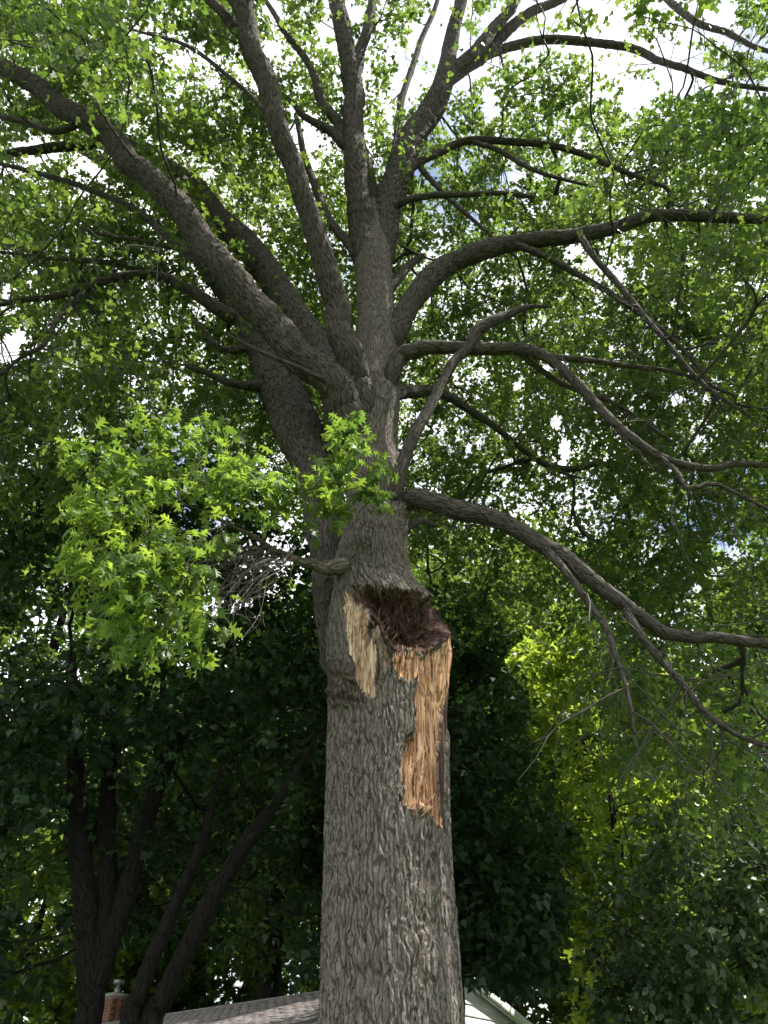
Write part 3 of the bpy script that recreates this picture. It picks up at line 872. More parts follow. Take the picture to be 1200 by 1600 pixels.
# ---- limbs: (points px, py, Y, width px), thick ones first
LIMBS = {
 'L': [(545, 1085, 6.75, 50), (527, 1000, 6.8, 56), (521, 930, 6.85, 58), (519, 860, 6.9, 62), (512, 800, 7.0, 66), (493, 740, 7.1, 68), (463, 660, 7.25, 72), (434, 590, 7.4, 66), (408, 530, 7.5, 60), (378, 478, 7.6, 54), (345, 430, 7.7, 46), (300, 375, 7.9, 38), (250, 320, 8.1, 30), (190, 270, 8.3, 22), (120, 225, 8.5, 15)],
 'A': [(575, 722, 6.75, 60), (552, 655, 6.5, 62), (522, 603, 6.3, 56), (474, 556, 6.15, 50), (420, 500, 6.0, 49), (355, 425, 5.8, 46), (300, 352, 5.6, 42), (240, 282, 5.4, 38), (180, 226, 5.25, 35), (120, 180, 5.1, 32), (60, 140, 5.0, 28), (0, 105, 4.9, 25), (-80, 70, 4.8, 20), (-180, 40, 4.7, 14)],
 'A2': [(560, 660, 6.95, 46), (532, 600, 7.05, 50), (485, 525, 7.15, 50), (425, 440, 7.2, 46), (362, 364, 7.25, 41), (300, 300, 7.3, 36), (245, 254, 7.3, 32), (200, 222, 7.3, 26), (140, 222, 7.3, 18), (60, 235, 7.3, 14), (-20, 245, 7.3, 11)],
 'B': [(582, 700, 6.75, 50), (563, 612, 6.4, 50), (543, 545, 6.1, 42), (523, 480, 5.85, 38), (507, 400, 5.5, 34), (476, 300, 5.0, 32), (443, 220, 4.6, 32), (412, 120, 4.15, 33), (387, 50, 3.85, 32), (370, 0, 3.6, 31), (352, -70, 3.3, 28), (330, -160, 3.0, 22)],
 'D': [(585, 450, 6.85, 40), (570, 380, 6.7, 42), (560, 310, 6.45, 37), (554, 200, 6.0, 33), (551, 130, 5.6, 31), (541, 80, 5.3, 27), (525, 0, 4.9, 23), (512, -80, 4.5, 19), (500, -180, 4.0, 14)],
 'E': [(586, 450, 6.85, 44), (594, 385, 6.85, 46), (606, 315, 6.75, 45), (640, 232, 6.55, 40), (678, 165, 6.3, 37), (694, 120, 6.1, 30), (708, 50, 5.7, 21), (720, 0, 5.4, 18), (732, -80, 5.0, 14)],
 'K': [(612, 800, 6.6, 34), (640, 784, 6.45, 32), (688, 787, 6.3, 31), (742, 806, 6.2, 30), (800, 826, 6.15, 28), (850, 850, 6.15, 28), (900, 880, 6.15, 26), (950, 922, 6.2, 24), (1000, 965, 6.25, 22), (1052, 990, 6.3, 20), (1120, 1000, 6.35, 18), (1200, 1006, 6.4, 16), (1300, 1020, 6.4, 12)],
 'H': [(596, 560, 6.8, 34), (618, 515, 6.75, 36), (642, 475, 6.7, 35), (692, 420, 6.6, 33), (755, 390, 6.5, 30), (805, 377, 6.45, 26), (880, 372, 6.4, 24), (925, 357, 6.35, 23), (1000, 340, 6.3, 20), (1060, 335, 6.25, 18), (1200, 344, 6.2, 15), (1320, 350, 6.1, 11)],
 'I': [(598, 622, 6.6, 30), (622, 570, 6.45, 28), (650, 547, 6.35, 24), (695, 542, 6.25, 21), (760, 546, 6.15, 20), (835, 553, 6.05, 18), (890, 590, 6.0, 16), (940, 640, 5.95, 15), (985, 680, 5.9, 14), (1050, 718, 5.9, 13), (1110, 732, 5.9, 11), (1150, 725, 5.9, 10), (1200, 728, 5.9, 9), (1290, 735, 5.9, 6)],
 'J': [(608, 800, 6.5, 22), (622, 752, 6.25, 22), (640, 706, 6.2, 20), (671, 640, 6.15, 18), (700, 580, 6.1, 16), (730, 540, 6.1, 17), (760, 510, 6.1, 19), (795, 489, 6.1, 14), (828, 476, 6.1, 8), (862, 480, 6.15, 3)],
 'Q': [(560, 915, 6.85, 34), (535, 896, 6.4, 30), (512, 888, 6.15, 22), (488, 884, 6.0, 16), (458, 874, 5.85, 12), (425, 858, 5.7, 9), (380, 830, 5.55, 7), (320, 800, 5.4, 5)],
 'E2': [(668, 180, 6.4, 24), (694, 130, 6.2, 24), (738, 88, 6.0, 22), (768, 52, 5.8, 18), (805, 0, 5.5, 15), (850, -70, 5.2, 11)],
 'E3': [(690, 140, 6.2, 20), (735, 95, 6.15, 21), (785, 52, 6.0, 18), (828, 22, 5.9, 15), (880, -5, 5.8, 12), (950, -50, 5.6, 9)],
 'E4': [(700, 128, 6.2, 16), (765, 82, 6.2, 15), (840, 63, 6.2, 14), (900, 65, 6.2, 13), (1000, 80, 6.2, 12), (1065, 107, 6.2, 10), (1150, 130, 6.2, 8), (1230, 142, 6.2, 6)],
 'F': [(622, 285, 6.65, 15), (652, 254, 6.55, 15), (682, 238, 6.5, 13), (730, 221, 6.45, 12), (800, 223, 6.4, 11), (880, 233, 6.4, 10), (960, 260, 6.4, 8), (1030, 288, 6.4, 6)],
 'F2': [(740, 222, 6.45, 8), (790, 240, 6.4, 8), (840, 270, 6.35, 7), (925, 292, 6.3, 4)],
 'G': [(615, 325, 6.65, 12), (638, 314, 6.5, 11), (690, 305, 6.4, 10), (770, 302, 6.3, 8), (835, 309, 6.2, 6)],
 'G2': [(652, 256, 6.6, 10), (690, 300, 6.7, 8), (745, 350, 6.8, 6), (790, 390, 6.9, 4)],
 'D2': [(552, 130, 5.55, 18), (562, 90, 5.4, 18), (571, 50, 5.2, 16), (579, 0, 4.95, 14), (590, -80, 4.6, 10)],
 'M1': [(552, 240, 6.2, 20), (528, 215, 6.15, 17), (492, 192, 6.1, 12), (455, 160, 6.0, 8), (420, 130, 5.9, 5)],
 'M2': [(550, 235, 6.2, 20), (529, 198, 6.05, 18), (500, 150, 5.85, 15), (480, 98, 5.6, 11), (440, 40, 5.2, 9), (412, -5, 4.9, 7)],
 'M3': [(556, 400, 6.75, 16), (540, 372, 6.8, 15), (510, 330, 6.85, 13), (478, 250, 6.9, 11), (462, 180, 6.9, 8)],
 'M4': [(585, 330, 6.8, 18), (578, 270, 6.85, 14), (566, 220, 6.9, 9), (560, 160, 6.9, 6)],
 'M5': [(598, 335, 6.85, 16), (612, 240, 6.9, 14), (628, 150, 6.7, 11), (655, 70, 6.4, 9), (682, 0, 6.0, 7)],
 'B2': [(405, 100, 4.1, 18), (378, 50, 3.95, 18), (345, 18, 3.85, 15), (315, -15, 3.75, 12)],
 'B3': [(452, 240, 4.7, 9), (410, 170, 4.9, 8), (350, 115, 5.0, 7), (290, 72, 5.1, 6), (205, 45, 5.2, 4)],
 'N': [(372, 455, 6.0, 20), (335, 425, 6.1, 15), (272, 380, 6.2, 13), (215, 331, 6.25, 11), (150, 300, 6.3, 9), (75, 275, 6.3, 8), (0, 255, 6.3, 6), (-60, 245, 6.3, 4)],
 'N2': [(280, 388, 6.2, 9), (230, 378, 6.2, 7), (180, 368, 6.2, 6), (128, 357, 6.2, 4)],
 'O': [(385, 505, 7.5, 30), (338, 480, 7.3, 22), (275, 441, 7.1, 16), (220, 430, 7.0, 13), (170, 437, 6.9, 12), (110, 457, 6.8, 11), (50, 467, 6.7, 9), (0, 476, 6.6, 8), (-70, 490, 6.6, 5)],
 'O2': [(260, 436, 7.1, 10), (190, 412, 7.0, 9), (110, 407, 7.0, 7), (0, 394, 7.0, 5)],
 'O3': [(140, 448, 6.9, 8), (95, 490, 6.7, 8), (66, 540, 6.5, 8), (35, 556, 6.4, 6), (-15, 600, 6.3, 4)],
 'P': [(520, 600, 6.15, 10), (470, 578, 5.95, 9), (412, 552, 5.8, 7), (348, 518, 5.6, 5)],
 'L2': [(430, 610, 7.4, 24), (396, 602, 7.2, 17), (350, 592, 7.0, 12), (290, 570, 6.8, 8)],
 'L3': [(400, 540, 7.5, 20), (350, 545, 7.4, 10), (300, 500, 7.4, 7)],
 'R': [(130, 190, 5.15, 14), (90, 205, 5.2, 11), (40, 190, 5.2, 9), (-10, 178, 5.2, 7)],
 'H2': [(800, 380, 6.45, 12), (870, 408, 6.5, 10), (960, 462, 6.55, 9), (1030, 512, 6.6, 8), (1085, 565, 6.6, 6), (1130, 640, 6.6, 4)],
 'H3': [(905, 366, 6.35, 12), (935, 410, 6.3, 11), (975, 455, 6.25, 10), (1030, 520, 6.2, 8), (1100, 600, 6.1, 7), (1170, 650, 6.1, 5)],
 'I2': [(845, 556, 6.05, 11), (905, 562, 6.1, 10), (985, 572, 6.15, 8), (1075, 588, 6.2, 6), (1150, 620, 6.2, 4)],
 'I3': [(1030, 712, 5.9, 8), (1055, 735, 5.85, 8), (1078, 765, 5.8, 8), (1112, 755, 5.8, 7), (1150, 772, 5.8, 6), (1210, 800, 5.8, 5)],
 'I4': [(815, 555, 6.1, 9), (880, 600, 6.4, 9), (960, 630, 6.6, 7), (1050, 690, 6.8, 5)],
 'K2': [(852, 858, 6.15, 15), (880, 890, 6.1, 13), (915, 935, 6.05, 12), (945, 975, 6.0, 11), (968, 1040, 5.95, 9), (985, 1110, 5.9, 6), (1000, 1180, 5.9, 3)],
 'K3': [(975, 950, 6.22, 14), (1010, 1000, 6.1, 12), (1050, 1050, 6.0, 11), (1090, 1100, 5.95, 10), (1150, 1148, 5.9, 8), (1220, 1175, 5.9, 6)],
 'K4': [(625, 835, 6.7, 16), (650, 815, 6.9, 12), (680, 822, 7.1, 8)],
 'T1': [(1020, -20, 6.0, 12), (1080, 30, 6.0, 11), (1140, 55, 6.0, 9), (1220, 85, 6.0, 7)],
 'S1': [(620, 620, 7.0, 24), (640, 610, 7.3, 20), (690, 610, 7.6, 16), (760, 660, 8.2, 11), (840, 720, 8.8, 7)],
 'S2': [(606, 460, 7.0, 18), (630, 425, 7.2, 14), (660, 400, 7.6, 9)],
}
skel = Skeleton()
LIMB_PATHS = []
NO_FOLIAGE = {'J', 'P', 'Q'}
for kname, pts in LIMBS.items():
    P = np.array([at(a, b_, y) for a, b_, y, w in pts])
    Wd = np.array([w / 2 * depth_of(p) / FPX for p, (a, b_, y, w) in zip(P, pts)])
    full = catmull(np.column_stack([P, Wd]), 8)
    path, rad = full[:, :3], np.maximum(full[:, 3], 0.006)
    rw = np.random.default_rng(300 + len(LIMB_PATHS))
    wob = np.stack([np.interp(np.arange(len(path)), np.arange(0, len(path) + 5, 5), rw.normal(size=len(np.arange(0, len(path) + 5, 5)))) for _ in range(3)], 1)
    path = path + wob * np.clip(rad * 0.3, 0.006, 0.035)[:, None] * np.clip(np.arange(len(path)) / 10, 0, 1)[:, None]
    if rad[0] > 0.09:
        n0 = 6
        rad[:n0] *= np.linspace(0.55, 1.05, n0)         # the hidden root of the limb lies inside the stem
    me = limb_mesh("limb" if rad.mean() > 0.05 else "branch", path, rad, 100 + len(skel.p))
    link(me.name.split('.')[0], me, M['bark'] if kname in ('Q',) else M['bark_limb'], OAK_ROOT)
    LIMB_PATHS.append((path, rad))
    if kname not in NO_FOLIAGE:
        skel.add_limb(path, 0.35 if rad[0] > 0.1 else 0.15)

# ---- crown: clumps of foliage spread through the shell of the crown
GAPS = [(1065, 110, 55, 60), (1000, 145, 40, 35), (1130, 20, 45, 25), (765, 165, 20, 40), (800, 275, 30, 16), (487, 215, 16, 28), (488, 258, 14, 20),
        (2, 272, 18, 22), (15, 545, 30, 42), (12, 455, 18, 18), (882, 700, 17, 27), (868, 660, 14, 20), (1182, 312, 24, 12), (660, 655, 18, 22), (898, 388, 18, 14), (1125, 855, 28, 16),
        (760, 915, 22, 14), (650, 900, 16, 30), (1055, 620, 16, 20), (890, 885, 22, 14), (740, 340, 14, 18), (30, 755 - 230, 20, 20), (610, 190, 8, 30), (330, 190, 10, 12),
        (860, 930, 18, 12), (930, 1000, 14, 10), (480, 330, 10, 20), (690, 330, 12, 10)]


def gap_mask(p, grow=1.0):
    x, y, z = pix(p)
    m = np.zeros(len(p), bool)
    for gx_, gy_, a, b_ in ((g_[0], g_[1], g_[2] * 0.78, g_[3] * 0.78) for g_ in GAPS):
        m |= ((x - gx_) / (a * grow)) ** 2 + ((y - gy_) / (b_ * grow)) ** 2 < 1
    return m & (z > 0)


# coarse depth map of the limbs: foliage hangs mostly behind and above them, as the photograph shows
LD = np.full((220, 180), 1e9)                     # 12 px cells, covering -480..1680 by -900..1740
for path, rad in LIMB_PATHS:
    pp, rr_, _ = resample(path, rad, 0.08)
    lx, ly, lz = pix(pp)
    for a_, b_, c_, r_ in zip(lx, ly, lz, rr_):
        hw = r_ * FPX / max(c_, 1) + 5
        i0, i1 = int((b_ - hw + 900) // 12), int((b_ + hw + 900) // 12)
        j0, j1 = int((a_ - hw + 480) // 12), int((a_ + hw + 480) // 12)
        if i0 < 0 or j0 < 0 or i1 >= 220 or j1 >= 180:
            continue
        LD[i0:i1 + 1, j0:j1 + 1] = np.minimum(LD[i0:i1 + 1, j0:j1 + 1], c_)


def before_limb(p):
    x_, y_, z_ = pix(p)
    i = np.clip(((y_ + 900) // 12).astype(int), 0, 219); j = np.clip(((x_ + 480) // 12).astype(int), 0, 179)
    return (z_ < LD[i, j]) & (LD[i, j] < 1e8)


# openings in the crown through which the sun reaches the low branch and the trunk
OPEN = [(at(230, 780, 5.0), 0.95), (at(250, 900, 4.95), 0.6), (at(460, 760, 5.5), 0.55), (at(680, 1180, 6.2), 0.7), (at(690, 1470, 6.1), 0.45), (at(690, 1020, 6.2), 0.45), (at(640, 660, 6.4), 0.35), (at(770, 1592, 18.4), 1.1), (at(420, 1585, 17.5), 1.5), (at(172, 1575, 25.0), 0.8), (at(1105, 1420, 11.6), 0.45)]


def sun_open(p, k=1.0):
    m = np.zeros(len(p), bool)
    for c, r_ in OPEN:
        q = p - c
        t_ = q @ SUN_DIR
        m |= (t_ > 0.6) & (np.linalg.norm(q - t_[:, None] * SUN_DIR, axis=1) < r_ * k)
    return m


rc = np.random.default_rng(5)
C0 = np.array([0.4, 7.6, 12.8]); RX = np.array([12.5, 10.5, 8.6])
cand = rc.normal(size=(60000, 3))
cand = unit(cand) * rc.uniform(0.30, 1.0, (60000, 1)) ** 0.5
cand = C0 + cand * RX
# a second set spread evenly over the view of the crown, most of it above and beyond the limbs
uq = np.array([at(a, b_, 1.0) for a, b_ in zip(rc.uniform(-60, 1260, 9000), rc.uniform(-80, 1050, 9000))]) - CAM
zq = rc.uniform(9.0, 21.5, 9000)
uq = CAM + uq * ((zq - 1.6) / uq[:, 2])[:, None]
uq = uq[(np.linalg.norm(uq - CAM, axis=1) > 9.5) & (np.hypot(uq[:, 0] - .2, uq[:, 1] - TY) < 13.0) & (uq[:, 1] > 3.6)]
N_VOL = len(cand)
cand = np.concatenate([cand, uq])
x, y, z = pix(cand)
hd = np.hypot(cand[:, 0] - 0.2, cand[:, 1] - TY)
low = np.interp(hd, [0, 2.5, 6, 9, 12], [11.0, 9.5, 7.2, 5.2, 4.2])
ok = (z > 1.0) & (cand[:, 2] > low) & (np.linalg.norm(cand - CAM, axis=1) > 8.2)
ok &= (x > -320) & (x < 1520) & (y > -420)
# lower edge of the crown as the photograph shows it
edge = np.interp(x, [-200, 0, 250, 430, 500, 640, 760, 900, 1000, 1150, 1300], [790, 790, 740, 770, 800, 960, 990, 980, 1090, 1200, 1240])
ok &= y < edge + 20 * rc.normal(size=len(x))
ok &= ~gap_mask(cand, 1.25) & ~sun_open(cand, 1.15)
ok &= ~(before_limb(cand) & (rc.uniform(size=len(x)) < 0.85))
# keep the trunk and the first forks open towards the camera
near = cand[:, 1] < TY + 0.6
ok &= ~(near & (x > 380) & (x < 760) & (y > 330))
ok &= ~((x > 500) & (x < 650) & (y > 560) & (cand[:, 1] < TY + 1.5))
ok &= ~((cand[:, 1] < 5.2) & (x > 250) & (x < 800) & (y > 60))
inside = (x > -60) & (x < 1260) & (y > -60) & ok
vol = np.arange(len(cand)) < N_VOL
ci = np.concatenate([cand[inside & vol][:1100], cand[inside & ~vol][:1650]])
co = cand[ok & ~inside & vol][:260]
# drooping foliage on the low limb
dx_, dy_ = rc.uniform(940, 1260, 75), rc.uniform(985, 1250, 75)
sel_ = (dy_ > np.interp(dx_, [880, 960, 1040, 1260], [1000, 1000, 1020, 1030])) & (dy_ < np.interp(dx_, [880, 940, 1000, 1100, 1260], [1060, 1150, 1190, 1210, 1230]))
droopers = np.array([at(a, b_, c_) for a, b_, c_ in zip(dx_[sel_], dy_[sel_], rc.uniform(6.2, 9.5, sel_.sum()))])
ci = np.concatenate([ci, droopers])

chains, dirs = clump_tree_mesh(skel, np.concatenate([ci, co]), rc)
nci = len(ci)
def side_twigs(path, rad, count, length, r0, droop, rng):
    out_ = []
    T_ = unit(np.gradient(path, axis=0))
    for _ in range(count):
        i = int(rng.uniform(0.25, 0.98) * (len(path) - 1))
        d_ = unit(T_[i] * 0.7 + rng.normal(size=3) * 0.7)
        L_ = rng.uniform(*length)
        q_ = [path[i]]
        n_ = max(3, int(L_ / 0.22))
        for k_ in range(n_):
            d_ = unit(d_ + rng.normal(size=3) * 0.22 + np.array([0, 0, -droop]))
            q_.append(q_[-1] + d_ * L_ / n_)
        r_ = min(r0 * rng.uniform(.6, 1.2), rad[i] * .5)
        out_.append((np.array(q_), np.linspace(r_, r_ * .25, n_ + 1)))
        if L_ > 0.9:
            for _k in range(3):
                j_ = rng.integers(1, n_)
                e2_ = unit(d_ + rng.normal(size=3) * 0.7)
                out_.append((np.array([q_[j_], q_[j_] + e2_ * .2 + rng.normal(size=3) * .03, q_[j_] + e2_ * .45 + np.array([0, 0, -droop * .6])]), np.array([r_ * .5, r_ * .35, r_ * .15])))
    return out_


for kn, (path, rad) in zip(LIMBS, LIMB_PATHS):
    if kn in ('Q', 'L'):
        continue
    long_ = kn in ('H2', 'H3', 'I', 'I2', 'I3', 'I4', 'K', 'K2', 'K3', 'H', 'O', 'O2', 'O3', 'N', 'F', 'E4')
    chains += side_twigs(path, rad, 9 if long_ else 6, (0.5, 2.2) if long_ else (0.15, 0.8), 0.011 if long_ else 0.009, 0.09 if long_ else 0.0, rc)
tag(link("branches", tubes_joined("branches", chains, 5), M['twig'], OAK_ROOT), "network of thin dark branches", kind="stuff")
rad_c = rc.uniform(0.42, 0.85, nci)
s_, e_, lp, la, ln, ls = twigs_and_leaves(ci, dirs[:nci], rad_c, 9, 12, rc, 0.35, (0.078, 0.135))
# slightly uneven thinning so that the sky shows through in places
thin = vnoise(lp[:, 0] / 0.9 + 3, lp[:, 2] / 0.9 + lp[:, 1] / 1.3, None, 91)
keep = (~gap_mask(lp, 0.9)) & (~sun_open(lp, 0.9) | (rc.uniform(size=len(lp)) < 0.2)) & ~(before_limb(lp) & (rc.uniform(size=len(lp)) < 0.9)) & (rc.uniform(size=len(lp)) < sstep(thin, 0.12, 0.42) * 0.68 + 0.32) & (np.linalg.norm(lp - CAM, axis=1) > 6.8)
lp, la, ln, ls = lp[keep], la[keep], ln[keep], ls[keep]

nearm = np.linalg.norm(lp - CAM, axis=1) < 11.0

tag(link("crown", leaf_cloud("crown", lp[nearm], la[nearm], ln[nearm], ls[nearm] * 0.88, OAK_S), M['leaf'], OAK_ROOT), kind="stuff")
tag(link("upper_crown", leaf_cloud("upper_crown", lp[~nearm], la[~nearm], ln[~nearm], ls[~nearm] * 1.1, OAK_F), M['leaf'], OAK_ROOT), kind="stuff")
tw = [(np.array([a, b_]), np.array([0.0045, 0.002])) for a, b_ in zip(s_[:, ::3].reshape(-1, 3), e_[:, ::3].reshape(-1, 3))]
tag(link("twigs", tubes_joined("twigs", tw, 4), M['twig'], OAK_ROOT), kind="stuff")
_, _, lp, la, ln, ls = twigs_and_leaves(co, dirs[nci:], rc.uniform(0.5, 0.9, len(co)), 6, 8, rc, 0.35, (0.14, 0.22))
k_ = ~sun_open(lp, 0.95)
lp, la, ln, ls = lp[k_], la[k_], ln[k_], ls[k_]
tag(link("outer_crown", leaf_cloud("outer_crown", lp, la, ln, ls, OAK_S), M['leaf'], OAK_ROOT), kind="stuff")

# ---- the bright leafy branch that hangs out towards the lawn
spray = empty("leafy_branch"); spray.parent = OAK_ROOT
spray["label"] = "low leafy branch of bright green lobed leaves"
rn = np.random.default_rng(13)
SPOTS = [(150, 745, 5.0), (175, 790, 4.9), (215, 720, 5.1), (235, 770, 5.0), (290, 715, 5.2), (310, 750, 5.2), (330, 790, 5.2), (255, 815, 5.0), (190, 835, 4.9), (215, 880, 4.9), (280, 860, 5.0),
         (375, 765, 5.4), (420, 785, 5.5), (465, 775, 5.5), (505, 765, 5.55), (535, 740, 5.6), (550, 700, 5.65), (570, 755, 5.6), (560, 800, 5.6), (495, 805, 5.5), (180, 920, 4.85), (240, 935, 4.9),
         (290, 920, 5.0), (205, 970, 4.85), (265, 985, 4.9), (250, 1025, 4.9), (330, 985, 5.0), (345, 850, 5.2), (390, 820, 5.3), (440, 825, 5.4), (150, 860, 4.9), (165, 890, 4.85), (270, 740, 5.1), (330, 720, 5.3), (230, 850, 4.95), (305, 890, 5.0), (200, 760, 4.95), (350, 770, 5.3)]
tg = np.array([at(a, b_ - 28 - 0.12 * max(0, b_ - 850), c_) for a, b_, c_ in SPOTS])
sk2 = Skeleton()
Pq = np.array([at(a, b_, y) for a, b_, y, w in LIMBS['Q']])
sk2.add_limb(catmull(Pq, 6), 0.4)
chq, dq = clump_tree_mesh(sk2, tg, rn, 0.0035, 0.42, 0.02)
tag(link("stems", tubes_joined("stems", chq, 5), M['twig'], spray), kind="stuff")
s2, e2, lp, la, ln, ls = twigs_and_leaves(tg, dq, np.full(len(tg), 0.30), 6, 8, rn, 0.42, (0.105, 0.175))
la[:, 2] -= 0.2
tw = [(np.array([a, b_]), np.array([0.003, 0.0015])) for a, b_ in zip(s2.reshape(-1, 3), e2.reshape(-1, 3))]
tag(link("fine_twigs", tubes_joined("fine_twigs", tw, 4), M['twig'], spray), kind="stuff")
# a detailed lobed leaf in a few bends; single leaves share these meshes
HALF = [(0.0, 0.02), (.05, .10), (.26, .12), (.17, .20), (.08, .24), (.12, .33), (.44, .40), (.33, .47), (.13, .50), (.15, .60), (.40, .74), (.27, .77), (.10, .78), (.13, .88), (0.0, 1.0)]


def lobed_leaf(fold, curl, twist):
    v, f = [], []
    mids = [0.02, 0.16, 0.30, 0.50, 0.70, 1.0]
    def pt(x_, y_):
        return (x_, y_ + 0.0, -fold * abs(x_) - curl * y_ * y_ + twist * x_ * y_)
    for sgn in (1, -1):
        b = len(v)
        v += [pt(sgn * x_, y_) for x_, y_ in HALF]
        mb = len(v)
        v += [pt(0, 0.24), pt(0, 0.50), pt(0, 0.78)]
        polys = [(0, 1, 2, 3, 4, mb), (mb, 4, 5, 6, 7, 8, mb + 1), (mb + 1, 8, 9, 10, 11, 12, mb + 2), (mb + 2, 12, 13, 14)]
        for q in polys:
            q = [i if i >= mb else b + i for i in q]
            f.append(q if sgn > 0 else q[::-1])
    # petiole
    b = len(v)
    v += [(-.012, .03, 0), (.012, .03, 0), (0.0, -.28, .03)]
    f.append([b, b + 1, b + 2])
    return np.array(v), f


LM = []
for fo, cu, twi in ((.25, .18, .1), (.45, .35, -.15), (.1, .5, .25), (.6, .1, -.05)):
    v, f = lobed_leaf(fo, cu, twi)
    me = mesh_from("leaf", v, np.concatenate([np.array(q) for q in f]), [len(q) for q in f])
    me.materials.append(M['leaf_near'])
    LM.append((me, v, f))
from mathutils import Matrix
a_ = unit(la); s_ = unit(np.cross(a_, ln)); n_ = np.cross(s_, a_)
order = np.argsort(np.linalg.norm(lp - CAM, axis=1) - 0.0 * ls)
rest_v, rest_l, rest_t, base_i = [], [], [], 0
for rank, i in enumerate(order):
    me, v, f = LM[i % 4]
    if rank % 6 == 0 and rank // 6 < 300:
        o = bpy.data.objects.new("leaf", me)
        sc.collection.objects.link(o)
        o.parent = spray
        o.matrix_local = Matrix(((s_[i][0] * ls[i], a_[i][0] * ls[i], n_[i][0] * ls[i], lp[i][0]),
                                 (s_[i][1] * ls[i], a_[i][1] * ls[i], n_[i][1] * ls[i], lp[i][1]),
                                 (s_[i][2] * ls[i], a_[i][2] * ls[i], n_[i][2] * ls[i], lp[i][2]), (0, 0, 0, 1)))
    else:
        rest_v.append((v[:, :1] * s_[i] + v[:, 1:2] * a_[i] + v[:, 2:] * n_[i]) * ls[i] + lp[i])
        for q in f:
            rest_l.append(np.array(q) + base_i); rest_t.append(len(q))
        base_i += len(v)
if rest_v:
    tag(link("leaves", mesh_from("leaves", np.concatenate(rest_v), np.concatenate(rest_l), rest_t), M['leaf_near'], spray), kind="stuff")
# bare dead twigs tangled under the branch
dead = []
for k in range(75):
    p = at(rn.uniform(400, 470), rn.uniform(850, 885), 5.75)
    q = at(rn.uniform(285, 420), rn.uniform(850, 965), rn.uniform(5.1, 5.7))
    m_ = (p + q) / 2 + rn.normal(size=3) * 0.12 + np.array([0, 0, 0.05])
    q2 = q + rn.normal(size=3) * 0.15 + np.array([0, 0, -0.1])
    r_ = rn.uniform(0.002, 0.0048)
    dead.append((catmull([p, m_, q, q2], 4), np.linspace(r_, r_ * .4, 13)))
tag(link("dead_twigs", tubes_joined("dead_twigs", dead, 4), M['dead_twig'], spray), kind="stuff")


# ------------------------------------------------------------------ other trees
def make_tree(name, label, base, stems, crown, n_clump, leaf_mat, bark, seed, outline=MAPLE, size=(0.13, 0.2), clump_r=(0.5, 0.95), twig=8, per=10, shell=0.45, cut=None, group=None, droop=0.3, thin=0.0):
    """stems: list of (points, radii) in world space; crown: list of (centre, radii)"""
    r = np.random.default_rng(seed)
    root = empty(name, tuple(base))
    off = -np.array(base, float)
    sk = Skeleton()
    for i, (pts, rad) in enumerate(stems):
        full = catmull(np.column_stack([np.array(pts, float), np.array(rad)]), 6)
        me = limb_mesh("trunk" if i == 0 else "stem", full[:, :3] + off, full[:, 3], seed + i, bark=False)
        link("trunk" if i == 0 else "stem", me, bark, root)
        sk.add_limb(full[:, :3], 0.4)
    vol = np.array([c[1][0] * c[1][1] * c[1][2] for c in crown]); vol = vol / vol.sum()
    T = []
    for (c, rd), f in zip(crown, vol):
        n = max(4, int(n_clump * f))
        d = unit(r.normal(size=(n, 3))) * r.uniform(shell, 1.0, (n, 1)) ** 0.6
        T.append(np.array(c) + d * np.array(rd))
    T = np.concatenate(T)
    if cut is not None:
        T = T[cut(T)]
    ch_, dr = clump_tree_mesh(sk, T, r, 0.006, 0.46, 0.08)
    ch_ = [(p + off, q) for p, q in ch_]
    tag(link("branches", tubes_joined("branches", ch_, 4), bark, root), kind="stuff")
    _, _, lp, la, ln, ls = twigs_and_leaves(T, dr, r.uniform(*clump_r, len(T)), twig, per, r, droop, size)
    k = ~sun_open(lp, 0.95)
    lp, la, ln, ls = lp[k], la[k], ln[k], ls[k]
    if thin:
        k = r.uniform(size=len(lp)) < 1 - thin + thin * sstep(vnoise(lp[:, 0] / .7 + lp[:, 1] / .9, lp[:, 2] / .7, None, seed), .35, .6)
        lp, la, ln, ls = lp[k], la[k], ln[k], ls[k]
    if cut is not None:
        k = cut(lp); lp, la, ln, ls = lp[k], la[k], ln[k], ls[k]
    tag(link("crown", leaf_cloud("crown", lp + off, la, ln, ls, outline), leaf_mat, root), kind="stuff")
    tag(root, label, "tree", group)
    return root


def copy_tree(src, loc, rz, scale, label, group=None):
    o = src.copy(); sc.collection.objects.link(o)
    o.location = loc; o.rotation_euler = (0, 0, rz); o.scale = scale
    o["label"] = label
    if group: o["group"] = group
    for c in list(src.children):
        d = c.copy(); sc.collection.objects.link(d); d.parent = o
    return o


# many-stemmed dark maple
def pts(*a):
    return [at(x_, y_, Y_) for x_, y_, Y_ in a]


def wid(ps, ws):
    return [w / 2 * depth_of(p) / FPX for p, w in zip(ps, ws)]


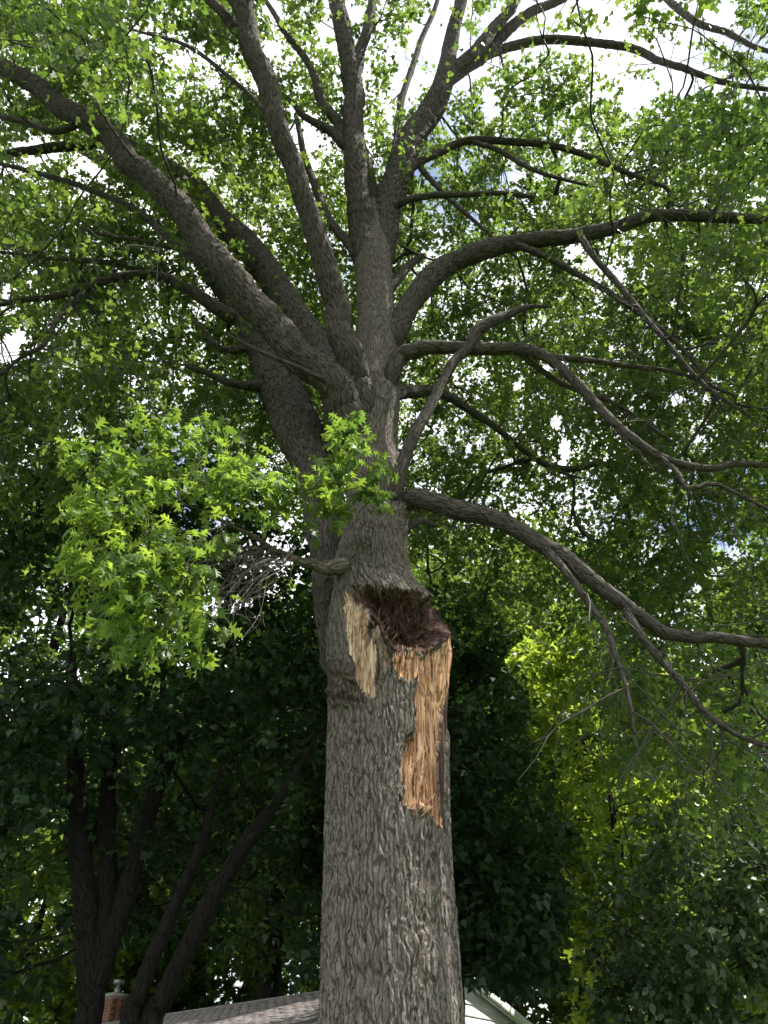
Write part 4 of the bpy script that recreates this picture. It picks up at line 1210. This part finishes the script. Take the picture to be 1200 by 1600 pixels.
MY = 11.5
mb = at(190, 1600, MY); mb = np.array([mb[0], MY, -0.1])
st = []
p = [np.array([at(146, 1640, MY)[0], MY, -0.1]), *pts((138, 1600, MY), (138, 1540, MY), (136, 1470, MY), (130, 1380, MY), (122, 1280, MY), (116, 1150, MY), (110, 1020, MY))]
st.append((p, [0.26, *wid(p[1:], (40, 38, 38, 34, 30, 24, 14))]))
for base_px, seq, ws in ((None, [(146, 1560, MY), (156, 1490, MY + .05), (168, 1400, MY + .1), (168, 1290, MY + .2), (175, 1150, MY + .4), (200, 1000, MY + .5)], (34, 32, 30, 26, 20, 8)),
                (None, [(148, 1545, MY), (172, 1470, MY), (200, 1390, MY), (222, 1300, MY), (258, 1200, MY - .2), (305, 1115, MY - .4), (345, 1040, MY - .5), (375, 960, MY - .5)], (36, 34, 32, 28, 24, 18, 12, 5)),
                (None, [(228, 1290, MY), (244, 1205, MY), (250, 1130, MY + .2), (256, 1040, MY + .3)], (18, 15, 12, 6)),
                (226, [(230, 1620, MY - .1), (256, 1560, MY - .2), (290, 1485, MY - .4), (340, 1390, MY - .6), (390, 1310, MY - .8), (440, 1240, MY - .9), (490, 1160, MY - .9)], (40, 36, 31, 28, 24, 15, 5)),
                (194, [(198, 1612, MY - .2), (216, 1558, MY - .3), (242, 1490, MY - .4), (276, 1410, MY - .5), (318, 1310, MY - .7), (345, 1200, MY - .8)], (30, 27, 25, 21, 15, 5))):
    p = pts(*seq)
    r_ = wid(p, ws)
    if base_px:
        p = [np.array([at(base_px - 12, 1640, MY)[0], MY - .1, -0.1])] + p
        r_ = [r_[0] * 1.25] + r_
    st.append((p, r_))


def cut_maple(P):
    x_, y_, z_ = pix(P)
    bot = np.interp(x_, [-200, 60, 130, 300, 420, 470, 520], [1600, 1590, 1500, 1480, 1470, 1545, 1580])
    hole = ((x_ - 65) / 46) ** 2 + ((y_ - 1370) / 85) ** 2 < 1
    hole |= ((x_ - 350) / 110) ** 2 + ((y_ - 1525) / 40) ** 2 < 1
    hole |= ((x_ - 174) / 17) ** 2 + ((y_ - 1570) / 55) ** 2 < 1
    return (y_ < bot) & ~hole & (P[:, 1] > 9.0) & ~((P[:, 1] < 9.8) & (x_ > 470)) & ~((P[:, 1] < MY + .6) & (y_ > 1180) & (x_ > 95) & (x_ < 420) & (np.sin(P[:, 0] * 9 + P[:, 2] * 7) > -0.35))


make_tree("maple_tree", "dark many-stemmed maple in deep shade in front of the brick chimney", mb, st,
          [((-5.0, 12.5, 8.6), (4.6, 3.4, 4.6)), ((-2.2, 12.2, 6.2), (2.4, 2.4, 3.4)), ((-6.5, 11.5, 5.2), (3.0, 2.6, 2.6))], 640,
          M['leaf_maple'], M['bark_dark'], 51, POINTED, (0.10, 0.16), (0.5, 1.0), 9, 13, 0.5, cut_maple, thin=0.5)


def straight(base, h, r0, lean=(0.3, 0.2)):
    b_ = np.array(base, float)
    return [([b_, b_ + (lean[0] * .2, lean[1] * .2, h * .3), b_ + (lean[0] * .6, lean[1] * .6, h * .65), b_ + (lean[0], lean[1], h)], [r0 * 1.25, r0, r0 * .7, r0 * .15])]


def cut_mid(P):
    x_, y_, z_ = pix(P)
    bot = np.interp(x_, [600, 740, 800, 850, 900, 960], [1530, 1540, 1560, 1565, 1590, 1640])
    right = np.interp(y_, [950, 1100, 1200, 1300, 1450, 1580], [770, 815, 860, 890, 885, 870])
    return (y_ < bot) & (P[:, 1] > 9.8) & (x_ < right + 12 * np.sin(y_ / 17.0))


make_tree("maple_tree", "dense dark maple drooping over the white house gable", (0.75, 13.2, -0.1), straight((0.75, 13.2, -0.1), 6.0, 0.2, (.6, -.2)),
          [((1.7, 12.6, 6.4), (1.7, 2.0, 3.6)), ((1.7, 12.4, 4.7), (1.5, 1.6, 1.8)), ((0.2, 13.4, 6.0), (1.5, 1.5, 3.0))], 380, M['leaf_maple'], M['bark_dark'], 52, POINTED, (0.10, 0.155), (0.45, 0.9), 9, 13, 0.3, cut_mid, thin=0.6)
make_tree("shade_tree", "low grey green leafy tree in front of the sunlit yellow green tree", (6.1, 11.6, -0.1), straight((6.1, 11.6, -0.1), 4.6, 0.2, (-.5, .2)),
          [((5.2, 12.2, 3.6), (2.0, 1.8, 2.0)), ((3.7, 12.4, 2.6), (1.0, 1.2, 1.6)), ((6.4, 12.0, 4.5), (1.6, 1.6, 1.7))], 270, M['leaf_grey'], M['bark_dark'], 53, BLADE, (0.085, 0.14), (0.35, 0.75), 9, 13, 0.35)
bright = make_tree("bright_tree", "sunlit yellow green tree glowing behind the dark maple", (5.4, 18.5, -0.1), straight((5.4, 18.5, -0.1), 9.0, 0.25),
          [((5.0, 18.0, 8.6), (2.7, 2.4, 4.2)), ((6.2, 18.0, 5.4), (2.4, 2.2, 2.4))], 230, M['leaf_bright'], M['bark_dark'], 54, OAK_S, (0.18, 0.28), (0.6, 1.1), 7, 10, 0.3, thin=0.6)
tall = make_tree("tall_tree", "tall mid green tree standing behind the oak trunk", (3.0, 22.0, -0.1), straight((3.0, 22.0, -0.1), 15, 0.3),
          [((3.0, 22.0, 12.0), (4.2, 3.6, 6.2))], 330, M['leaf'], M['bark_dark'], 55, OAK_S, (0.2, 0.3), (0.7, 1.2), 7, 10, 0.3)
for (bx_, by_, rz_, sc_, lab, src) in (
        (13.5, 20.0, 1.0, (1.0, 1.0, 1.0), "tall tree behind the drooping oak limb near the frame edge", 'tall'),
        (-3.2, 25.0, 2.2, (1.1, 1.1, 1.05), "tall tree rising behind the house roof and dark maple", 'tall'),
        (-11.8, 23.5, 4.0, (1.25, 1.2, 1.25), "tall tree far behind the maple stems at the frame edge", 'tall'),
        (-12.6, 29.5, 0.6, (1.3, 1.3, 1.05), "sunlit yellow green tree seen through the maple stems", 'bright'),
        (-7.0, 33.0, 2.0, (1.2, 1.2, 0.95), "mid green tree beyond the shingled roof ridge", 'tall'),
        (6.8, 27.0, 0.4, (1.3, 1.3, 1.3), "very tall tree behind the bright tree, rising to the low oak limb", 'tall'),
        (1.2, 28.0, 1.7, (1.25, 1.25, 1.35), "very tall tree whose top shows right beside the torn oak trunk", 'tall'),
        (11.5, 27.0, 5.0, (1.3, 1.3, 1.0), "sunlit tree far behind the grey green tree", 'bright'),
        (11.0, 34.0, 3.0, (1.3, 1.3, 1.0), "distant tall tree between the two sunlit trees", 'tall')):
    copy_tree(bright if src == 'bright' else tall, (bx_, by_, -0.1), rz_, sc_, lab, "trees behind the oak")
shrub = make_tree("shrub", "rounded green shrub behind the white gable", (4.6, 25.0, -0.1), straight((4.6, 25.0, -0.1), 2.2, 0.06),
          [((5.0, 25.0, 3.0), (2.8, 1.8, 3.0))], 130, M['leaf'], M['bark_dark'], 58, POINTED, (0.16, 0.25), (0.5, 0.9), 7, 9, 0.2)
shrub["category"] = "shrub"; shrub["group"] = "shrubs behind the house"
for bx_, by_, rz_, s_, lab in ((-2.8, 30.5, 3.0, 1.25, "rounded shrub just over the roof ridge beside the oak trunk"), (-8.0, 32.0, 4.0, 1.3, "rounded shrub over the roof ridge beside the leaning maple stem")):
    copy_tree(shrub, (bx_, by_, -0.1), rz_, (s_, s_, s_), lab, "shrubs behind the house")
k = 0
rf = np.random.default_rng(77)
ORD = ['first', 'second', 'third', 'fourth', 'fifth', 'sixth', 'seventh']
for xx in np.linspace(-21, 14, 6):
    s = rf.uniform(1.2, 1.7)
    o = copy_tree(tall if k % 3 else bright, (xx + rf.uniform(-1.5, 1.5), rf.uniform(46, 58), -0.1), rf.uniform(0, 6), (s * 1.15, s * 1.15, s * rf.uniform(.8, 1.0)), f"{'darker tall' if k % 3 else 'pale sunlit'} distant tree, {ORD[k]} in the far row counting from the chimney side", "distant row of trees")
    k += 1

# ------------------------------------------------------------------ house
house = empty("house")
APEX = at(720, 1519, 18.0)
RA = math.radians(50)
rd = np.array([-math.sin(RA), math.cos(RA), 0.0])           # ridge runs away to the far end
wd = np.array([math.cos(RA), math.sin(RA), 0.0])            # along the gable, away from the lawn
up = np.array([0, 0, 1.0])
SLOPE, SPAN, LEN, OVER = 0.29, 4.6, 19.0, 0.10
nd = -rd                                                    # outward from the gable
house.location = (APEX[0], APEX[1], 0)
HO = np.array([APEX[0], APEX[1], 0.0])


def hp(s_, t_, z_):
    """house coordinates: s along the gable, t along the ridge, z up (relative to the house root)"""
    return wd * s_ + rd * t_ + up * z_


ZR = APEX[2]
eave = ZR - SLOPE * SPAN
# gable boards, lapped
BH = 0.205
zz = 0.25
while zz < ZR - 0.12:
    z1 = min(zz + BH, ZR - 0.10)
    def half(z_):
        return min(SPAN - 0.25, max(0.0, (ZR - 0.10 - z_) / SLOPE))
    a0, a1 = half(zz), half(z1)
    poly = [hp(-a0, -0.022 + 0.0, zz), hp(a0, -0.022, zz), hp(a1, -0.006, z1 - 0.004), hp(-a1, -0.006, z1 - 0.004)]
    if a1 < 0.05:
        poly = [hp(-a0, -0.022, zz), hp(a0, -0.022, zz), hp(0, -0.006, z1 - 0.004)]
    MB().prism(poly, rd * 0.02).build("siding_board", M['siding'], house)
    zz += BH
# walls behind the boards
for nm, poly, ext in (("wall", [hp(-SPAN + .25, .03, 0), hp(SPAN - .25, .03, 0), hp(SPAN - .25, .03, eave - .05), hp(0, .03, ZR - .14), hp(-SPAN + .25, .03, eave - .05)], rd * (LEN - .4)),):
    MB().prism(poly, ext).build(nm, M['siding'], house)
for t_ in (3.0, 7.5, 12.0):
    w_ = MB().prism([hp(-SPAN + .22, t_, 1.0), hp(-SPAN + .22, t_ + 1.3, 1.0), hp(-SPAN + .22, t_ + 1.3, 2.2), hp(-SPAN + .22, t_, 2.2)], -wd * 0.05).build("window", M['trim'], house)
    MB().prism([hp(-SPAN + .165, t_ + .08, 1.08), hp(-SPAN + .165, t_ + 1.22, 1.08), hp(-SPAN + .165, t_ + 1.22, 2.12), hp(-SPAN + .165, t_ + .08, 2.12)], -wd * 0.01).build("pane", M['pane'], w_)
# roof slabs, rakes, shingles
for sg in (-1, 1):
    e_ = SPAN + 0.3
    poly = [hp(0, -OVER, ZR), hp(sg * e_, -OVER, ZR - SLOPE * e_), hp(sg * e_, -OVER, ZR - SLOPE * e_ - .12), hp(0, -OVER, ZR - .12)]
    roof = MB().prism(poly, rd * (LEN + OVER)).build("roof", M['shingle'], house)
    poly = [hp(0, -OVER - .03, ZR + .02), hp(sg * e_, -OVER - .03, ZR + .02 - SLOPE * e_), hp(sg * e_, -OVER - .03, ZR - .2 - SLOPE * e_), hp(0, -OVER - .03, ZR - .2)]
    MB().prism(poly, rd * 0.028).build("rake_board", M['trim'], house)
    mb_ = MB()
    dn = unit(np.array([wd[0] * sg, wd[1] * sg, -SLOPE]))
    nrm = unit(np.array([wd[0] * sg * SLOPE, wd[1] * sg * SLOPE, 1.0]))
    for i in range(34):
        s0 = i * 0.142
        if s0 * math.hypot(1, 0) > e_ * math.hypot(1, SLOPE):
            break
        for j in range(64):
            t0 = -OVER + j * 0.305 + (i % 2) * 0.15 + rf.uniform(-.01, .01)
            if t0 + .3 > LEN:
                continue
            lift = 0.004 + rf.uniform(0, .006)
            a = hp(0, t0, ZR) + dn * s0 + nrm * lift
            b_ = hp(0, t0 + .298, ZR) + dn * s0 + nrm * lift
            c_ = b_ + dn * 0.16 + nrm * 0.012
            d_ = a + dn * 0.16 + nrm * 0.012
            q = nrm * 0.008
            mb_.hexa([a, b_, c_, d_, a + q, b_ + q, c_ + q, d_ + q])
    tag(mb_.build("shingles", M['shingle'], roof), kind="stuff")
    MB().hexa([hp(sg * e_, -OVER, ZR - SLOPE * e_ - .14), hp(sg * e_, LEN, ZR - SLOPE * e_ - .14), hp(sg * (e_ + .12), LEN, ZR - SLOPE * e_ - .14), hp(sg * (e_ + .12), -OVER, ZR - SLOPE * e_ - .14),
               hp(sg * e_, -OVER, ZR - SLOPE * e_ - .03), hp(sg * e_, LEN, ZR - SLOPE * e_ - .03), hp(sg * (e_ + .12), LEN, ZR - SLOPE * e_ - .03), hp(sg * (e_ + .12), -OVER, ZR - SLOPE * e_ - .03)]).build("gutter", M['trim'], house)
# ridge caps
mb_ = MB()
for j in range(64):
    t0 = -OVER + j * 0.3
    mb_.hexa([hp(-.14, t0, ZR - .005), hp(.14, t0, ZR - .005), hp(.14, t0 + .32, ZR - .012), hp(-.14, t0 + .32, ZR - .012), hp(-.09, t0, ZR + .03), hp(.09, t0, ZR + .03), hp(.09, t0 + .32, ZR + .022), hp(-.09, t0 + .32, ZR + .022)])
tag(mb_.build("ridge_caps", M['shingle'], house), kind="stuff")
# chimney: find where along the ridge it stands
tb = min(np.linspace(3, LEN - 1, 200), key=lambda t_: abs(pix(HO + hp(0.5, t_, ZR))[0] - 172))
ztop = min(np.linspace(ZR, ZR + 3, 200), key=lambda z_: abs(pix(HO + hp(0.5, tb, z_))[1] - 1556))
cs, ct = 0.5, tb
CH = 0.30
chim = MB().hexa([hp(cs - CH, ct - CH, ZR - .6), hp(cs + CH, ct - CH, ZR - .6), hp(cs + CH, ct + CH, ZR - .6), hp(cs - CH, ct + CH, ZR - .6),
                  hp(cs - CH, ct - CH, ztop - .06), hp(cs + CH, ct - CH, ztop - .06), hp(cs + CH, ct + CH, ztop - .06), hp(cs - CH, ct + CH, ztop - .06)]).build("chimney", M['mortar'], house)
BM = {}
zc, row = ZR - .5, 0
while zc < ztop - 0.10:
    for side in range(4):
        for kx in range(3):
            a = -CH + kx * 0.215 + (0.0 if row % 2 else -0.03)
            w0, w1 = max(a, -CH - .012), min(a + .20, CH + .012)
            if side == 0: c8 = (w0, w1, -CH - .012, -CH + .05)
            elif side == 1: c8 = (w0, w1, CH - .05, CH + .012)
            elif side == 2: c8 = (-CH - .011, -CH + .05, w0, w1)
            else: c8 = (CH - .05, CH + .011, w0, w1)
            m_ = MB().hexa([hp(cs + c8[0], ct + c8[2], zc), hp(cs + c8[1], ct + c8[2], zc), hp(cs + c8[1], ct + c8[3], zc), hp(cs + c8[0], ct + c8[3], zc),
                            hp(cs + c8[0], ct + c8[2], zc + .062), hp(cs + c8[1], ct + c8[2], zc + .062), hp(cs + c8[1], ct + c8[3], zc + .062), hp(cs + c8[0], ct + c8[3], zc + .062)])
            m_.build("brick", M['brick'], chim)
    zc += 0.075; row += 1
C2 = CH + .05
MB().hexa([hp(cs - C2, ct - C2, ztop - .06), hp(cs + C2, ct - C2, ztop - .06), hp(cs + C2, ct + C2, ztop - .06), hp(cs - C2, ct + C2, ztop - .06),
           hp(cs - C2 + .03, ct - C2 + .03, ztop + .04), hp(cs + C2 - .03, ct - C2 + .03, ztop + .04), hp(cs + C2 - .03, ct + C2 - .03, ztop + .04), hp(cs - C2 + .03, ct + C2 - .03, ztop + .04)]).build("chimney_crown", M['mortar'], chim)


def ring(c, r_, z0, z1, n=14):
    return [tuple(c + np.array([math.cos(a) * r_, math.sin(a) * r_, z0])) for a in np.linspace(0, 2 * math.pi, n, endpoint=False)], up * (z1 - z0)


cc = hp(cs, ct, 0)
fl = MB().prism(*ring(cc, .10, ztop + .03, ztop + .22)).build("flue", M['metal'], chim)
m_ = MB()
m_.prism(*ring(cc, .17, ztop + .30, ztop + .42))
m_.prism(*ring(cc, .05, ztop + .21, ztop + .31, 8))
m_.build("flue_cap", M['metal'], chim)
tag(house, "low white sided house with shingled roof and brick chimney behind the trees", "house")
# the oak's root sits at the foot of its trunk
foot = np.array([CXZ[0], CYZ[0], 0.0])
OAK_ROOT.location = foot
for c in OAK_ROOT.children:
    c.location = -foot
